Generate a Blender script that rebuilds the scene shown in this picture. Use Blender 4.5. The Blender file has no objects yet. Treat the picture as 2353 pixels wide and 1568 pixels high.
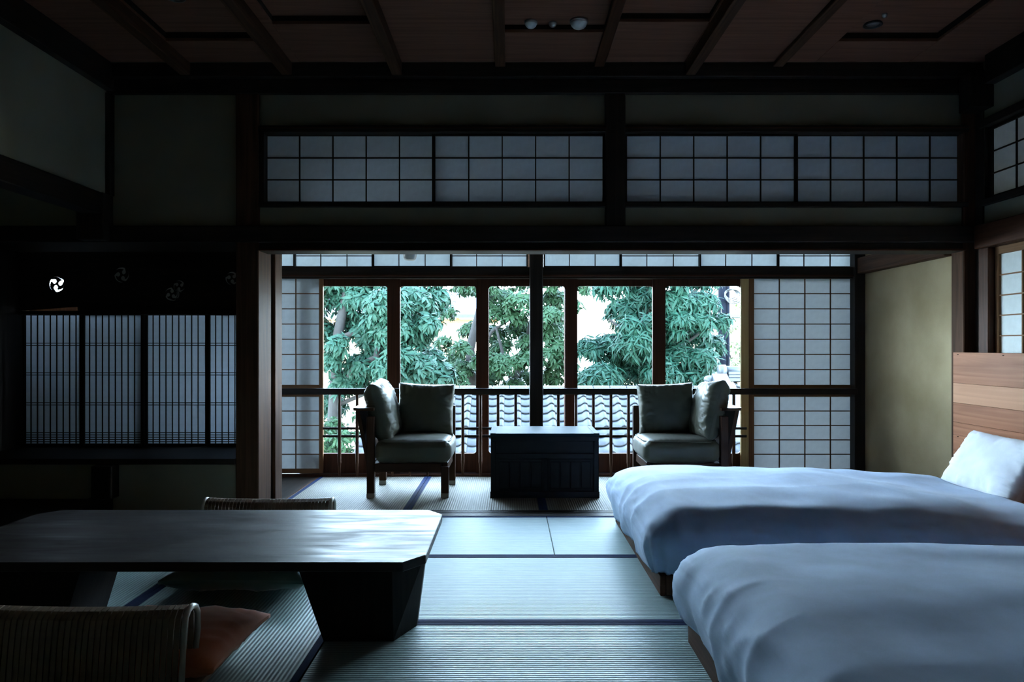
import bpy, bmesh, math, random
from mathutils import Vector, Matrix, noise

random.seed(7)
R = math.radians
scn = bpy.context.scene
col = scn.collection

# ------------------------------------------------------------------ camera
F, CX, CY, H = 1690.0, 1172.0, 797.0, 1.15      # focal length and vanishing point in photo pixels, eye height
cam_d = bpy.data.cameras.new('camera')
cam = bpy.data.objects.new('camera', cam_d)
col.objects.link(cam)
cam.location = (0, 0, H)
cam.rotation_euler = (R(90), 0, 0)
cam_d.sensor_width = 36.0
cam_d.lens = F / 2353 * 36.0
cam_d.shift_x = (1176.5 - CX) / 2353
cam_d.shift_y = (CY - 784.0) / 2353
cam_d.clip_start = 0.05
cam_d.clip_end = 300
scn.camera = cam

# ------------------------------------------------------------------ sky and exposure
world = bpy.data.worlds.new('sky')
scn.world = world
world.use_nodes = True
wn = world.node_tree
wn.nodes.clear()
tc = wn.nodes.new('ShaderNodeTexCoord')
sep = wn.nodes.new('ShaderNodeSeparateXYZ')
ramp = wn.nodes.new('ShaderNodeValToRGB')
bg = wn.nodes.new('ShaderNodeBackground')
out = wn.nodes.new('ShaderNodeOutputWorld')
wn.links.new(tc.outputs['Generated'], sep.inputs[0])
wn.links.new(sep.outputs['Z'], ramp.inputs[0])
wn.links.new(ramp.outputs[0], bg.inputs[0])
wn.links.new(bg.outputs[0], out.inputs[0])
ramp.color_ramp.elements[0].position = 0.0
ramp.color_ramp.elements[0].color = (0.65, 0.86, 1.0, 1)
ramp.color_ramp.elements[1].position = 1.0
ramp.color_ramp.elements[1].color = (0.15, 0.24, 0.42, 1)
e_ = ramp.color_ramp.elements.new(0.45)
e_.color = (0.45, 0.63, 0.84, 1)
bg.inputs[1].default_value = 54.0
scn.view_settings.view_transform = 'Standard'
scn.view_settings.look = 'None'
scn.view_settings.gamma = 1
scn.view_settings.use_curve_mapping = False
scn.view_settings.exposure = 0.22
scn.cycles.max_bounces = 14
scn.cycles.diffuse_bounces = 8
scn.cycles.transparent_max_bounces = 16


def PX(px, d): return (px - CX) * d / F
def PZ(py, d): return H - (py - CY) * d / F


# ------------------------------------------------------------------ helpers
W = {}


def tag(o, label, cat, group=None, kind=None):
    o['label'] = label
    o['category'] = cat
    if group: o['group'] = group
    if kind: o['kind'] = kind
    return o


def thing(name, loc, label, cat, group=None, kind=None):
    o = bpy.data.objects.new(name, None)
    col.objects.link(o)
    o.location = loc
    o.empty_display_size = 0.05
    W[o] = Vector(loc)
    return tag(o, label, cat, group, kind)


def link_mesh(name, me, loc, parent=None, rot=None):
    o = bpy.data.objects.new(name, me)
    col.objects.link(o)
    loc = Vector(loc)
    W[o] = loc.copy()
    if parent:
        o.parent = parent
        o.location = loc - W[parent]
    else:
        o.location = loc
    if rot: o.rotation_euler = rot
    return o


def mk(name, verts, faces, mat, parent=None, smooth=False, sub=None):
    """mesh object from world coordinates, origin at the base of its bounds"""
    xs = [v[0] for v in verts]; ys = [v[1] for v in verts]; zs = [v[2] for v in verts]
    c = Vector(((min(xs) + max(xs)) / 2, (min(ys) + max(ys)) / 2, min(zs)))
    me = bpy.data.meshes.new(name)
    me.from_pydata([(v[0] - c.x, v[1] - c.y, v[2] - c.z) for v in verts], [], faces)
    bm = bmesh.new(); bm.from_mesh(me)
    bmesh.ops.recalc_face_normals(bm, faces=bm.faces)
    bm.to_mesh(me); bm.free()
    me.materials.append(mat)
    if smooth:
        for p in me.polygons: p.use_smooth = True
    return link_mesh(name, me, c, parent)


def bm_obj(name, bm, mat, parent=None, smooth=False):
    bmesh.ops.recalc_face_normals(bm, faces=bm.faces)
    me = bpy.data.meshes.new(name)
    co = [v.co for v in bm.verts]
    c = Vector(((min(v.x for v in co) + max(v.x for v in co)) / 2, (min(v.y for v in co) + max(v.y for v in co)) / 2, min(v.z for v in co)))
    bmesh.ops.translate(bm, verts=bm.verts, vec=-c)
    bm.to_mesh(me); bm.free()
    me.materials.append(mat)
    if smooth:
        for p in me.polygons: p.use_smooth = True
    return link_mesh(name, me, c, parent)


def bm_box(bm, x0, x1, y0, y1, z0, z1, bev=0.0):
    r = bmesh.ops.create_cube(bm, size=1.0)
    vs = r['verts']
    for v in vs:
        v.co = Vector(((x0 + x1) / 2 + v.co.x * (x1 - x0), (y0 + y1) / 2 + v.co.y * (y1 - y0), (z0 + z1) / 2 + v.co.z * (z1 - z0)))
    if bev > 0:
        es = set()
        for v in vs: es.update(v.link_edges)
        bmesh.ops.bevel(bm, geom=list(es), offset=bev, segments=1, affect='EDGES')


def box(name, x0, x1, y0, y1, z0, z1, mat, parent=None, bev=0.003):
    if x0 > x1: x0, x1 = x1, x0
    if y0 > y1: y0, y1 = y1, y0
    if z0 > z1: z0, z1 = z1, z0
    bev = min(bev, 0.3 * min(x1 - x0, y1 - y0, z1 - z0))
    bm = bmesh.new()
    bm_box(bm, x0, x1, y0, y1, z0, z1, bev)
    return bm_obj(name, bm, mat, parent)


def boxes(name, lst, mat, parent=None, bev=0.0):
    bm = bmesh.new()
    for b in lst: bm_box(bm, *b, bev)
    return bm_obj(name, bm, mat, parent)


def hull_prism(name, poly_b, zb, poly_t, zt, mat, parent=None):
    """solid between two polygons with the same count of points"""
    n = len(poly_b)
    v = [(x, y, zb) for x, y in poly_b] + [(x, y, zt) for x, y in poly_t]
    f = [tuple(range(n))[::-1], tuple(range(n, 2 * n))]
    for i in range(n):
        j = (i + 1) % n
        f.append((i, j, n + j, n + i))
    return mk(name, v, f, mat, parent)


def tube_data(pts, rad, seg=8, closed=False):
    """verts, faces of a tube along points with one radius or a list"""
    V, Fc = [], []
    pts = [Vector(p) for p in pts]
    n = len(pts)
    rads = rad if isinstance(rad, (list, tuple)) else [rad] * n
    prev = None
    for i, p in enumerate(pts):
        if closed:
            t = (pts[(i + 1) % n] - pts[i - 1]).normalized()
        else:
            t = (pts[min(i + 1, n - 1)] - pts[max(i - 1, 0)]).normalized()
        if prev is None:
            up = Vector((0, 0, 1)) if abs(t.z) < 0.9 else Vector((1, 0, 0))
            a = t.cross(up).normalized()
        else:
            a = (prev - t * prev.dot(t)).normalized()
        prev = a
        b = t.cross(a)
        for k in range(seg):
            an = 2 * math.pi * k / seg
            V.append(p + (a * math.cos(an) + b * math.sin(an)) * rads[i])
    m = n if closed else n - 1
    for i in range(m):
        for k in range(seg):
            k2 = (k + 1) % seg
            i2 = (i + 1) % n
            Fc.append((i * seg + k, i * seg + k2, i2 * seg + k2, i2 * seg + k))
    if not closed:
        Fc.append(tuple(range(seg))[::-1])
        Fc.append(tuple((n - 1) * seg + k for k in range(seg)))
    return V, Fc


def tube(name, pts, rad, mat, parent=None, seg=8, closed=False):
    V, Fc = tube_data(pts, rad, seg, closed)
    return mk(name, V, Fc, mat, parent, smooth=True)


def lathe(name, prof, mat, parent=None, c=(0, 0, 0), seg=20):
    V, Fc = [], []
    for r, z in prof:
        for k in range(seg):
            a = 2 * math.pi * k / seg
            V.append((c[0] + r * math.cos(a), c[1] + r * math.sin(a), c[2] + z))
    n = len(prof)
    for i in range(n - 1):
        for k in range(seg):
            k2 = (k + 1) % seg
            Fc.append((i * seg + k, i * seg + k2, (i + 1) * seg + k2, (i + 1) * seg + k))
    Fc.append(tuple(range(seg))[::-1]); Fc.append(tuple((n - 1) * seg + k for k in range(seg)))
    return mk(name, V, Fc, mat, parent, smooth=True)


def plate_holes(name, outer, holes, thick, mat, parent, y):
    """vertical plate in the XZ plane at depth y with holes, loops in world x, z"""
    cu = bpy.data.curves.new(name, 'CURVE')
    cu.dimensions = '2D'
    cu.fill_mode = 'BOTH'
    cu.extrude = thick / 2
    for lp in [outer] + holes:
        sp = cu.splines.new('POLY')
        sp.points.add(len(lp) - 1)
        for p, (x, z) in zip(sp.points, lp): p.co = (x, z, 0, 1)
        sp.use_cyclic_u = True
    tmp = bpy.data.objects.new(name, cu)
    col.objects.link(tmp)
    dg = bpy.context.evaluated_depsgraph_get()
    me = bpy.data.meshes.new_from_object(tmp.evaluated_get(dg))
    bpy.data.objects.remove(tmp)
    bpy.data.curves.remove(cu)
    xs = [p[0] for p in outer]; zs = [p[1] for p in outer]
    c = Vector(((min(xs) + max(xs)) / 2, y, min(zs)))
    for v in me.vertices:
        v.co = Vector((v.co.x - c.x, v.co.z, v.co.y - c.z))
    me.flip_normals()
    bm = bmesh.new(); bm.from_mesh(me)
    bmesh.ops.remove_doubles(bm, verts=bm.verts, dist=1e-5)
    bmesh.ops.recalc_face_normals(bm, faces=bm.faces)
    bm.to_mesh(me); bm.free()
    me.materials.clear(); me.materials.append(mat)
    return link_mesh(name, me, c, parent)


def rrect(x0, x1, z0, z1, r, n=5):
    P = []
    for cx, cz, a0 in ((x1 - r, z1 - r, 0), (x0 + r, z1 - r, 90), (x0 + r, z0 + r, 180), (x1 - r, z0 + r, 270)):
        for i in range(n + 1):
            a = R(a0 + 90 * i / n)
            P.append((cx + r * math.cos(a), cz + r * math.sin(a)))
    return P


# ------------------------------------------------------------------ materials
def new_mat(name):
    m = bpy.data.materials.new(name)
    m.use_nodes = True
    return m, m.node_tree.nodes, m.node_tree.links, m.node_tree.nodes['Principled BSDF']


def noise_color(N, L, scale, c0, c1, vec, detail=5, p0=0.35, p1=0.65):
    t = N.new('ShaderNodeTexNoise'); t.inputs['Scale'].default_value = scale; t.inputs['Detail'].default_value = detail
    if vec is not None: L.new(vec, t.inputs['Vector'])
    r = N.new('ShaderNodeValToRGB')
    r.color_ramp.elements[0].position = p0; r.color_ramp.elements[0].color = (*c0, 1)
    r.color_ramp.elements[1].position = p1; r.color_ramp.elements[1].color = (*c1, 1)
    L.new(t.outputs['Fac'], r.inputs[0])
    return t, r


def coords(N, L, scale=(1, 1, 1), kind='Object', rot=(0, 0, 0)):
    t = N.new('ShaderNodeTexCoord'); mp = N.new('ShaderNodeMapping')
    mp.inputs['Scale'].default_value = scale
    mp.inputs['Rotation'].default_value = rot
    L.new(t.outputs[kind], mp.inputs[0])
    return mp.outputs[0]


def add_bump(N, L, B, src, strength, dist):
    b = N.new('ShaderNodeBump'); b.inputs['Strength'].default_value = strength; b.inputs['Distance'].default_value = dist
    L.new(src, b.inputs['Height']); L.new(b.outputs[0], B.inputs['Normal'])
    return b


def wood(name, c0, c1, axis='x', rough=0.55, bump=0.15, grain=6.0, spec=0.10, rvar=0.0):
    m, N, L, B = new_mat(name)
    s = {'x': (0.35, 8, 8), 'y': (8, 0.35, 8), 'z': (8, 8, 0.35)}[axis]
    v = coords(N, L, s)
    t, r = noise_color(N, L, grain * 0.6, c0, c1, v, 8, 0.3, 0.7)
    t.inputs['Distortion'].default_value = 1.2
    L.new(r.outputs[0], B.inputs['Base Color'])
    B.inputs['Roughness'].default_value = rough
    B.inputs['Specular IOR Level'].default_value = spec
    if rvar:
        vr = coords(N, L, {'x': (1.2, 5, 5), 'y': (5, 1.2, 5), 'z': (5, 5, 1.2)}[axis])
        t2 = N.new('ShaderNodeTexNoise'); t2.inputs['Scale'].default_value = 2.2; t2.inputs['Detail'].default_value = 8
        t2.inputs['Distortion'].default_value = 0.8
        L.new(vr, t2.inputs['Vector'])
        mr = N.new('ShaderNodeMapRange'); mr.inputs['From Min'].default_value = 0.3; mr.inputs['From Max'].default_value = 0.7
        mr.inputs['To Min'].default_value = rough - rvar; mr.inputs['To Max'].default_value = rough + rvar
        L.new(t2.outputs['Fac'], mr.inputs['Value']); L.new(mr.outputs[0], B.inputs['Roughness'])
    add_bump(N, L, B, t.outputs['Fac'], bump, 0.003)
    return m


DK0, DK1 = (0.018, 0.013, 0.010), (0.034, 0.024, 0.019)
BR0, BR1 = (0.046, 0.021, 0.012), (0.105, 0.050, 0.028)
DARK = {a: wood('dark_wood_' + a, DK0, DK1, a, 0.5, 0.15, 6.0, 0.09) for a in 'xyz'}
BROWN = {a: wood('brown_wood_' + a, BR0, BR1, a, 0.6, 0.15, 6.0, 0.07) for a in 'xyz'}
REDW = {a: wood('red_brown_wood_' + a, (0.040, 0.015, 0.008), (0.085, 0.033, 0.018), a, 0.42) for a in 'xyz'}
BOARD = wood('ceiling_board_wood', (0.14, 0.060, 0.036), (0.22, 0.098, 0.062), 'x', 0.5, 0.08)
SHOJIW = {a: wood('screen_wood_' + a, (0.15, 0.070, 0.030), (0.25, 0.125, 0.058), a, 0.5) for a in 'xyz'}
LITW = wood('lit_upright_wood', (0.50, 0.33, 0.13), (0.62, 0.44, 0.20), 'z', 0.5, 0.1)  # window light on the strip's edge is put into this wood colour
CHESTW = {a: wood('black_lacquer_wood_' + a, (0.006, 0.006, 0.007), (0.016, 0.015, 0.016), a, 0.45, 0.25, 6, 0.18) for a in 'xyz'}
TABLEW = wood('table_wood', (0.018, 0.013, 0.011), (0.038, 0.028, 0.023), 'x', 0.42, 0.35, 4, 0.17, 0.14)
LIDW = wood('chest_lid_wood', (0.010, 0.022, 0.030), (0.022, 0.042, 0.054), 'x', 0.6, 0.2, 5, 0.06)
TABLEL = wood('table_leg_wood', (0.010, 0.008, 0.007), (0.022, 0.017, 0.014), 'z', 0.5)
CHAIRW = {a: wood('chair_wood_' + a, (0.035, 0.016, 0.009), (0.075, 0.034, 0.018), a, 0.4) for a in 'xyz'}


def plain(name, c, rough=0.6, metal=0.0, spec=0.5):
    m, N, L, B = new_mat(name)
    v = coords(N, L)
    t, r = noise_color(N, L, 12, [x * 0.85 for x in c], [min(1, x * 1.12) for x in c], v)
    L.new(r.outputs[0], B.inputs['Base Color'])
    B.inputs['Roughness'].default_value = rough
    B.inputs['Metallic'].default_value = metal
    B.inputs['Specular IOR Level'].default_value = spec
    return m


def plaster(name, c0, c1):
    m, N, L, B = new_mat(name)
    v = coords(N, L, kind='Object')
    t, r = noise_color(N, L, 1.7, c0, c1, v, 6, 0.3, 0.72)
    L.new(r.outputs[0], B.inputs['Base Color'])
    B.inputs['Roughness'].default_value = 0.92
    B.inputs['Specular IOR Level'].default_value = 0.15
    t2 = N.new('ShaderNodeTexNoise'); t2.inputs['Scale'].default_value = 160; t2.inputs['Detail'].default_value = 3
    L.new(v, t2.inputs['Vector'])
    add_bump(N, L, B, t2.outputs['Fac'], 0.35, 0.002)
    return m


PLASTER = plaster('olive_plaster', (0.22, 0.205, 0.145), (0.27, 0.255, 0.19))
PLASTER_E = plaster('beige_plaster', (0.33, 0.25, 0.14), (0.50, 0.40, 0.25))


def tatami(name, axis, c0=(0.265, 0.37, 0.355), c1=(0.395, 0.51, 0.49), rough=0.50, spec=0.24, rib=0.55):
    """woven rush, ribs run along the axis"""
    m, N, L, B = new_mat(name)
    v = coords(N, L)
    w = N.new('ShaderNodeTexWave'); w.wave_type = 'BANDS'; w.bands_direction = 'Y' if axis == 'x' else 'X'
    w.inputs['Scale'].default_value = 0.314 / 0.0165
    w.inputs['Distortion'].default_value = 0.15; w.inputs['Detail'].default_value = 1
    L.new(v, w.inputs['Vector'])
    vs = coords(N, L, (3, 60, 1) if axis == 'x' else (60, 3, 1))
    t, r = noise_color(N, L, 4, c0, c1, vs, 4, 0.25, 0.75)
    mx = N.new('ShaderNodeMix'); mx.data_type = 'RGBA'; mx.blend_type = 'MULTIPLY'
    mx.inputs[0].default_value = rib
    L.new(r.outputs[0], mx.inputs[6])
    wr = N.new('ShaderNodeValToRGB')
    wr.color_ramp.elements[0].position = 0.0; wr.color_ramp.elements[0].color = (0.45, 0.44, 0.42, 1)
    wr.color_ramp.elements[1].position = 0.55; wr.color_ramp.elements[1].color = (1, 1, 1, 1)
    L.new(w.outputs['Fac'], wr.inputs[0]); L.new(wr.outputs[0], mx.inputs[7])
    L.new(mx.outputs[2], B.inputs['Base Color'])
    B.inputs['Roughness'].default_value = rough
    B.inputs['Specular IOR Level'].default_value = spec
    add_bump(N, L, B, w.outputs['Fac'], 0.55, 0.003)
    return m


TAT = {a: tatami('rush_matting_' + a, a) for a in 'xy'}
TAT['v'] = tatami('aged_rush_matting', 'y', (0.16, 0.15, 0.115), (0.27, 0.25, 0.19), 0.62, 0.25, 0.9)
HERI = plain('navy_border_cloth', (0.010, 0.022, 0.070), 0.85, 0.0, 0.08)


def paper(name, tint=(0.86, 0.86, 0.84), tr=0.42):
    m, N, L, B = new_mat(name)
    N.remove(B)
    o = N['Material Output']
    v = coords(N, L, (1, 1, 1))
    t, r = noise_color(N, L, 25, [c * 0.93 for c in tint], tint, v)
    d = N.new('ShaderNodeBsdfDiffuse'); tl = N.new('ShaderNodeBsdfTranslucent'); mx = N.new('ShaderNodeMixShader')
    L.new(r.outputs[0], d.inputs[0]); L.new(r.outputs[0], tl.inputs[0])
    mx.inputs[0].default_value = tr
    L.new(d.outputs[0], mx.inputs[1]); L.new(tl.outputs[0], mx.inputs[2]); L.new(mx.outputs[0], o.inputs[0])
    return m


PAPER = paper('screen_paper', (0.66, 0.74, 0.86), 0.115)
PAPER_OUT = paper('dimmed_screen_paper', (0.72, 0.77, 0.78), 0.0175)  # transmission lowered to dim the glow of the outer screens
PAPER_TR = paper('transom_paper', (0.70, 0.79, 0.82), 0.055)


def glass(name):
    m, N, L, B = new_mat(name)
    N.remove(B)
    o = N['Material Output']
    tr = N.new('ShaderNodeBsdfTransparent'); tr.inputs[0].default_value = (0.93, 0.96, 0.96, 1)
    g = N.new('ShaderNodeBsdfGlossy'); g.inputs['Roughness'].default_value = 0.02
    fr = N.new('ShaderNodeFresnel'); fr.inputs[0].default_value = 1.45
    mx = N.new('ShaderNodeMixShader')
    L.new(fr.outputs[0], mx.inputs[0]); L.new(tr.outputs[0], mx.inputs[1]); L.new(g.outputs[0], mx.inputs[2]); L.new(mx.outputs[0], o.inputs[0])
    return m


GLASS = glass('window_glass')


def cloth(name, c, rough=0.75, sheen=0.3, spec=0.3, wr=0.0):
    m, N, L, B = new_mat(name)
    v = coords(N, L)
    t, r = noise_color(N, L, 5, [x * 0.88 for x in c], [min(1, x * 1.08) for x in c], v, 6)
    L.new(r.outputs[0], B.inputs['Base Color'])
    B.inputs['Roughness'].default_value = rough
    B.inputs['Sheen Weight'].default_value = sheen
    B.inputs['Specular IOR Level'].default_value = spec
    t2 = N.new('ShaderNodeTexNoise'); t2.inputs['Scale'].default_value = 420; t2.inputs['Detail'].default_value = 2
    L.new(v, t2.inputs['Vector'])
    add_bump(N, L, B, t2.outputs['Fac'], 0.12, 0.001)
    return m


DUVET = cloth('blue_grey_cotton', (0.42, 0.53, 0.71), 0.8, 0.15, 0.2)
PILLOWM = cloth('white_cotton', (0.80, 0.82, 0.88), 0.8, 0.1, 0.2)
OLIVE = cloth('olive_satin_cloth', (0.080, 0.078, 0.048), 0.46, 0.12, 0.4)
GREENC = cloth('dark_green_cloth', (0.06, 0.12, 0.10), 0.6, 0.5, 0.3)
RUST = cloth('rust_cloth', (0.75, 0.24, 0.11), 0.7, 0.3, 0.25)
CANE = plain('woven_cane', (0.20, 0.135, 0.085), 0.42)
RIM = plain('highlit_cane_rim', (0.42, 0.38, 0.32), 0.28)  # highlight along the chair frame put into a paler colour
TILE = plain('silver_grey_roof_tile', (0.022, 0.025, 0.029), 0.5, 0.0, 0.35)
LEAF_A = plain('broad_leaf', (0.0085, 0.027, 0.016), 0.5, 0.0, 0.10)
LEAF_B = plain('light_leaf', (0.0115, 0.028, 0.011), 0.5, 0.0, 0.08)
LEAF_C = plain('narrow_leaf', (0.0055, 0.022, 0.013), 0.5, 0.0, 0.08)
LEAF_D = plain('yellow_green_leaf', (0.06, 0.085, 0.02), 0.5)
BARK = plain('grey_bark', (0.020, 0.018, 0.016), 0.9, 0, 0.2)
WHITEM = plain('white_enamel', (0.75, 0.75, 0.74), 0.3)
FOOT = plain('pale_felt', (0.40, 0.38, 0.33), 0.9)
BLACKM = plain('black_metal', (0.012, 0.012, 0.013), 0.4)
STEEL = plain('brushed_steel', (0.45, 0.45, 0.45), 0.35, 1.0)
POLE = plain('dark_steel_pole', (0.004, 0.005, 0.008), 0.9, 0.0, 0.05)
HOUSEW = plaster('cream_house_plaster', (0.50, 0.38, 0.22), (0.60, 0.47, 0.30))
ORANGEW = plain('orange_timber', (0.40, 0.16, 0.05), 0.7)
GROUND = plaster('garden_earth', (0.10, 0.085, 0.06), (0.17, 0.15, 0.11))
WALNUT = wood('walnut_plank', (0.22, 0.085, 0.042), (0.42, 0.175, 0.095), 'y', 0.45, 0.05, 3.5)
WALNUT2 = wood('pale_walnut_plank', (0.42, 0.20, 0.11), (0.55, 0.28, 0.165), 'y', 0.45, 0.05, 3.5)

S = 'structure'
# ================================================================== THE ROOM
YB = 5.0            # front face of the wall between the room and the veranda
YW = 6.55           # window line of the veranda
XL, XR = -2.72, 3.16
ZC = 3.05

# ---- floor: base and mats
floor = thing('floor', (0, 2.5, -0.06), 'pale green rush tatami floor with navy cloth borders', 'floor', kind=S)
box('floor_base', -4.35, 3.3, -1.9, 6.75, -0.25, -0.051, DARK['x'], floor, 0)


def mat_piece(x0, x1, y0, y1, axis):
    g = 0.0015
    m = box('tatami_mat', x0 + g, x1 - g, y0 + g, y1 - g, -0.05, 0.0, TAT[axis], floor, 0.003)
    hw = 0.031
    if axis == 'x':
        box('border_cloth', x0 + g, x1 - g, y0 + g, y0 + hw, -0.03, 0.0016, HERI, m, 0.001)
        box('border_cloth', x0 + g, x1 - g, y1 - hw, y1 - g, -0.03, 0.0016, HERI, m, 0.001)
    else:
        box('border_cloth', x0 + g, x0 + hw, y0 + g, y1 - g, -0.03, 0.0016, HERI, m, 0.001)
        box('border_cloth', x1 - hw, x1 - g, y0 + g, y1 - g, -0.03, 0.0016, HERI, m, 0.001)


XS = [-1.68, -0.725, 0.235, 1.19, 2.15, 3.11]
Y1, Y2, Y3, Y4 = 4.035, 3.066, 2.10, 1.14
mat_piece(-1.663, 0.247, Y1, 4.98, 'x')
mat_piece(0.247, 2.157, Y1, 4.98, 'x')
mat_piece(2.157, 3.12, Y1, 4.98, 'x')
mat_piece(-2.68, -1.663, Y1, 4.98, 'x')
for a, b in ((Y2, Y1), (Y3, Y2), (Y4, Y3), (0.18, Y4), (-0.78, 0.18), (-1.75, -0.78)):
    mat_piece(-0.725, 1.19, a, b, 'x')
    mat_piece(1.19, 3.12, a, b, 'x')
for a, b in ((2.125, Y1), (0.215, 2.125), (-1.75, 0.215)):
    mat_piece(-1.68, -0.725, a, b, 'y')
    mat_piece(-2.68, -1.68, a, b, 'y')
for i in range(5):                                     # veranda mats
    mat_piece(XS[i], XS[i + 1], 5.16, 6.505, 'v')
for k in range(9):                                     # boards at the left end of the veranda
    x1 = -1.70 - k * 0.285
    box('floor_plank', x1 - 0.283, x1, 5.16, 6.505, -0.05, -0.002, DARK['y'], floor, 0.002)
box('edge_board', -1.70, -1.682, 5.16, 6.505, -0.05, 0.001, BROWN['y'], floor, 0.001)

# ---- thresholds
t = thing('trim_1', (0.7, 5.07, 0), 'dark grooved wooden threshold between room mats and veranda mats', 'threshold', kind=S)
for i, (a, b, z) in enumerate(((4.982, 5.03, 0.004), (5.03, 5.045, -0.006), (5.045, 5.075, 0.004), (5.075, 5.09, -0.006), (5.09, 5.118, 0.004), (5.118, 5.133, -0.006), (5.133, 5.158, 0.004))):
    box('threshold_strip', -1.70, 3.12, a, b, -0.05, z, DARK['x'], t, 0.0015)
t = thing('trim_2', (0.2, 6.6, 0), 'brown wooden sill under the veranda windows', 'sill', kind=S)
box('sill_edge', -4.3, 3.12, 6.506, 6.535, -0.05, 0.022, REDW['x'], t)
box('sill_track', -4.3, 3.12, 6.536, 6.75, -0.05, 0.016, DARK['x'], t)

# ---- back wall of the room (above and beside the wide opening)
wb = thing('wall_back', (0, 5.05, 0), 'dark olive plaster wall above the wide veranda opening', 'wall', kind=S)
box('plaster_panel', -1.70, 3.13, 5.0, 5.08, 2.64, 2.90, PLASTER, wb, 0)
box('plaster_panel', -1.70, 3.13, 5.0, 5.08, 1.94, 2.095, PLASTER, wb, 0)
box('plaster_panel', -3.80, -1.83, 5.0, 5.08, 1.93, 2.90, PLASTER, wb, 0)
box('plaster_panel', -3.80, -1.83, 5.0, 5.08, -0.05, 0.352, PLASTER, wb, 0)
box('plaster_panel', -4.3, 3.3, 5.0, 5.09, 2.901, 3.35, PLASTER, wb, 0)
box('plaster_panel', -4.3, -3.70, 5.0, 5.08, -0.05, 2.90, PLASTER, wb, 0)

nt = [2]


def trim(name_label, cat, parts):
    nt[0] += 1
    lo = parts[0]
    tt = thing('trim_%d' % nt[0], ((lo[1] + lo[2]) / 2, (lo[3] + lo[4]) / 2, min(lo[5], lo[6])), name_label, cat, kind=S)
    for p in parts:
        box(p[0], *p[1:7], p[7], tt, p[8] if len(p) > 8 else 0.004)
    return tt


trim('broad post at the left jamb of the veranda opening', 'post', [
    ('post_face', -1.855, -1.70, 4.97, 5.235, -0.05, 2.90, BROWN['z'], 0.006),
    ('jamb_strip', -1.72, -1.692, 5.30, 5.46, -0.05, 2.6, BROWN['z'], 0.004),
    ('jamb_infill', -1.86, -1.72, 5.235, 5.46, -0.05, 2.6, DARK['z'], 0.002)])
trim('short dark post between the two pairs of high paper screens', 'post', [
    ('post', PX(1391, 4.97), PX(1437, 4.97), 4.96, 5.09, 1.90, 2.90, DARK['z'], 0.006)])
trim('post at the right jamb of the veranda opening beside headboard', 'post', [
    ('post', 3.07, 3.19, 4.975, 5.12, -0.05, 2.90, BROWN['z'], 0.006),
    ('post_return', 3.145, 3.20, 4.90, 4.975, -0.05, 3.0, DARK['z'], 0.004)])
trim('long dark lintel beam over the veranda opening', 'beam', [
    ('lintel_face', -3.80, 3.15, 4.945, 5.01, 1.855, 1.965, DARK['x'], 0.006),
    ('lintel_groove_board', -1.70, 3.08, 4.985, 5.16, 1.798, 1.854, DARK['x'], 0.003),
    ('lintel_lip', -1.70, 3.08, 4.965, 4.985, 1.800, 1.812, REDW['x'], 0.002)])
trim('dark frame rails around the high paper screens', 'beam', [
    ('rail', -1.70, 3.10, 4.965, 5.10, 2.095, 2.128, DARK['x']),
    ('rail', -1.70, 3.10, 4.965, 5.10, 2.60, 2.645, DARK['x']),
    ('rail_lip', -1.70, 3.10, 4.962, 4.975, 2.626, 2.632, REDW['x'], 0.001),
    ('stile', -1.70, PX(609, 5.0), 4.975, 5.10, 2.128, 2.60, DARK['z']),
    ('stile', PX(2217, 5.0), 3.10, 4.975, 5.10, 2.128, 2.60, DARK['z'])])
trim('stepped dark cornice under the ceiling over the veranda opening', 'cornice', [
    ('cornice_lower', -3.8, 3.16, 4.955, 5.0, 2.86, 2.955, DARK['x'], 0.004),
    ('cornice_upper', -3.8, 3.16, 4.91, 4.999, 2.956, 3.05, DARK['x'], 0.004),
    ('cornice_block', 3.02, 3.16, 4.80, 4.954, 2.72, 2.955, DARK['z'], 0.004)])

# ---- left wall: hanging wall over the alcove, alcove shell
wl = thing('wall_left', (XL, 3.0, 0), 'plaster hanging wall over the dark alcove', 'wall', kind=S)
box('hanging_wall', -2.80, XL, 1.9, 4.955, 2.17, 2.90, PLASTER, wl, 0)
box('side_wall', -2.80, XL, -1.9, 1.9, -0.05, 3.30, PLASTER, wl, 0)
box('wall_top', -2.80, XL, 1.9, 4.955, 2.901, 3.30, PLASTER, wl, 0)
box('alcove_wall', -3.90, -3.80, 1.8, 5.0, -0.05, 3.3, PLASTER, wl, 0)
box('alcove_end_wall', -3.80, -2.801, 1.8, 1.9, -0.05, 3.3, PLASTER, wl, 0)
box('alcove_ceiling', -3.80, -2.801, 1.9, 5.0, 2.75, 2.85, DARK['y'], wl, 0)
trim('dark beam under the hanging wall of the alcove', 'beam', [
    ('beam', -2.83, -2.695, 1.9, 4.96, 2.03, 2.17, DARK['y'], 0.006),
    ('hanging_post', -2.87, -2.69, 4.86, 4.99, 1.86, 2.172, DARK['z'], 0.006),
    ('corner_strip', -2.745, -2.685, 4.94, 4.995, 2.17, 2.86, DARK['z'], 0.003)])
trim('dark cornice along the top of the hanging wall', 'cornice', [
    ('cornice', -2.72, -2.66, -1.9, 4.95, 2.87, 3.05, DARK['y'], 0.004)])
trim('raised dark platform and edge board of the alcove', 'platform', [
    ('platform_edge', -2.84, -2.69, 1.9, 4.99, -0.05, 0.13, DARK['y'], 0.006),
    ('platform_board', -3.80, -2.841, 1.9, 4.99, -0.05, 0.118, DARK['y'], 0.004),
    ('stub_post', PX(214, 4.93), PX(262, 4.93), 4.90, 4.999, 0.131, 0.352, DARK['z'], 0.006)])

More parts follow.
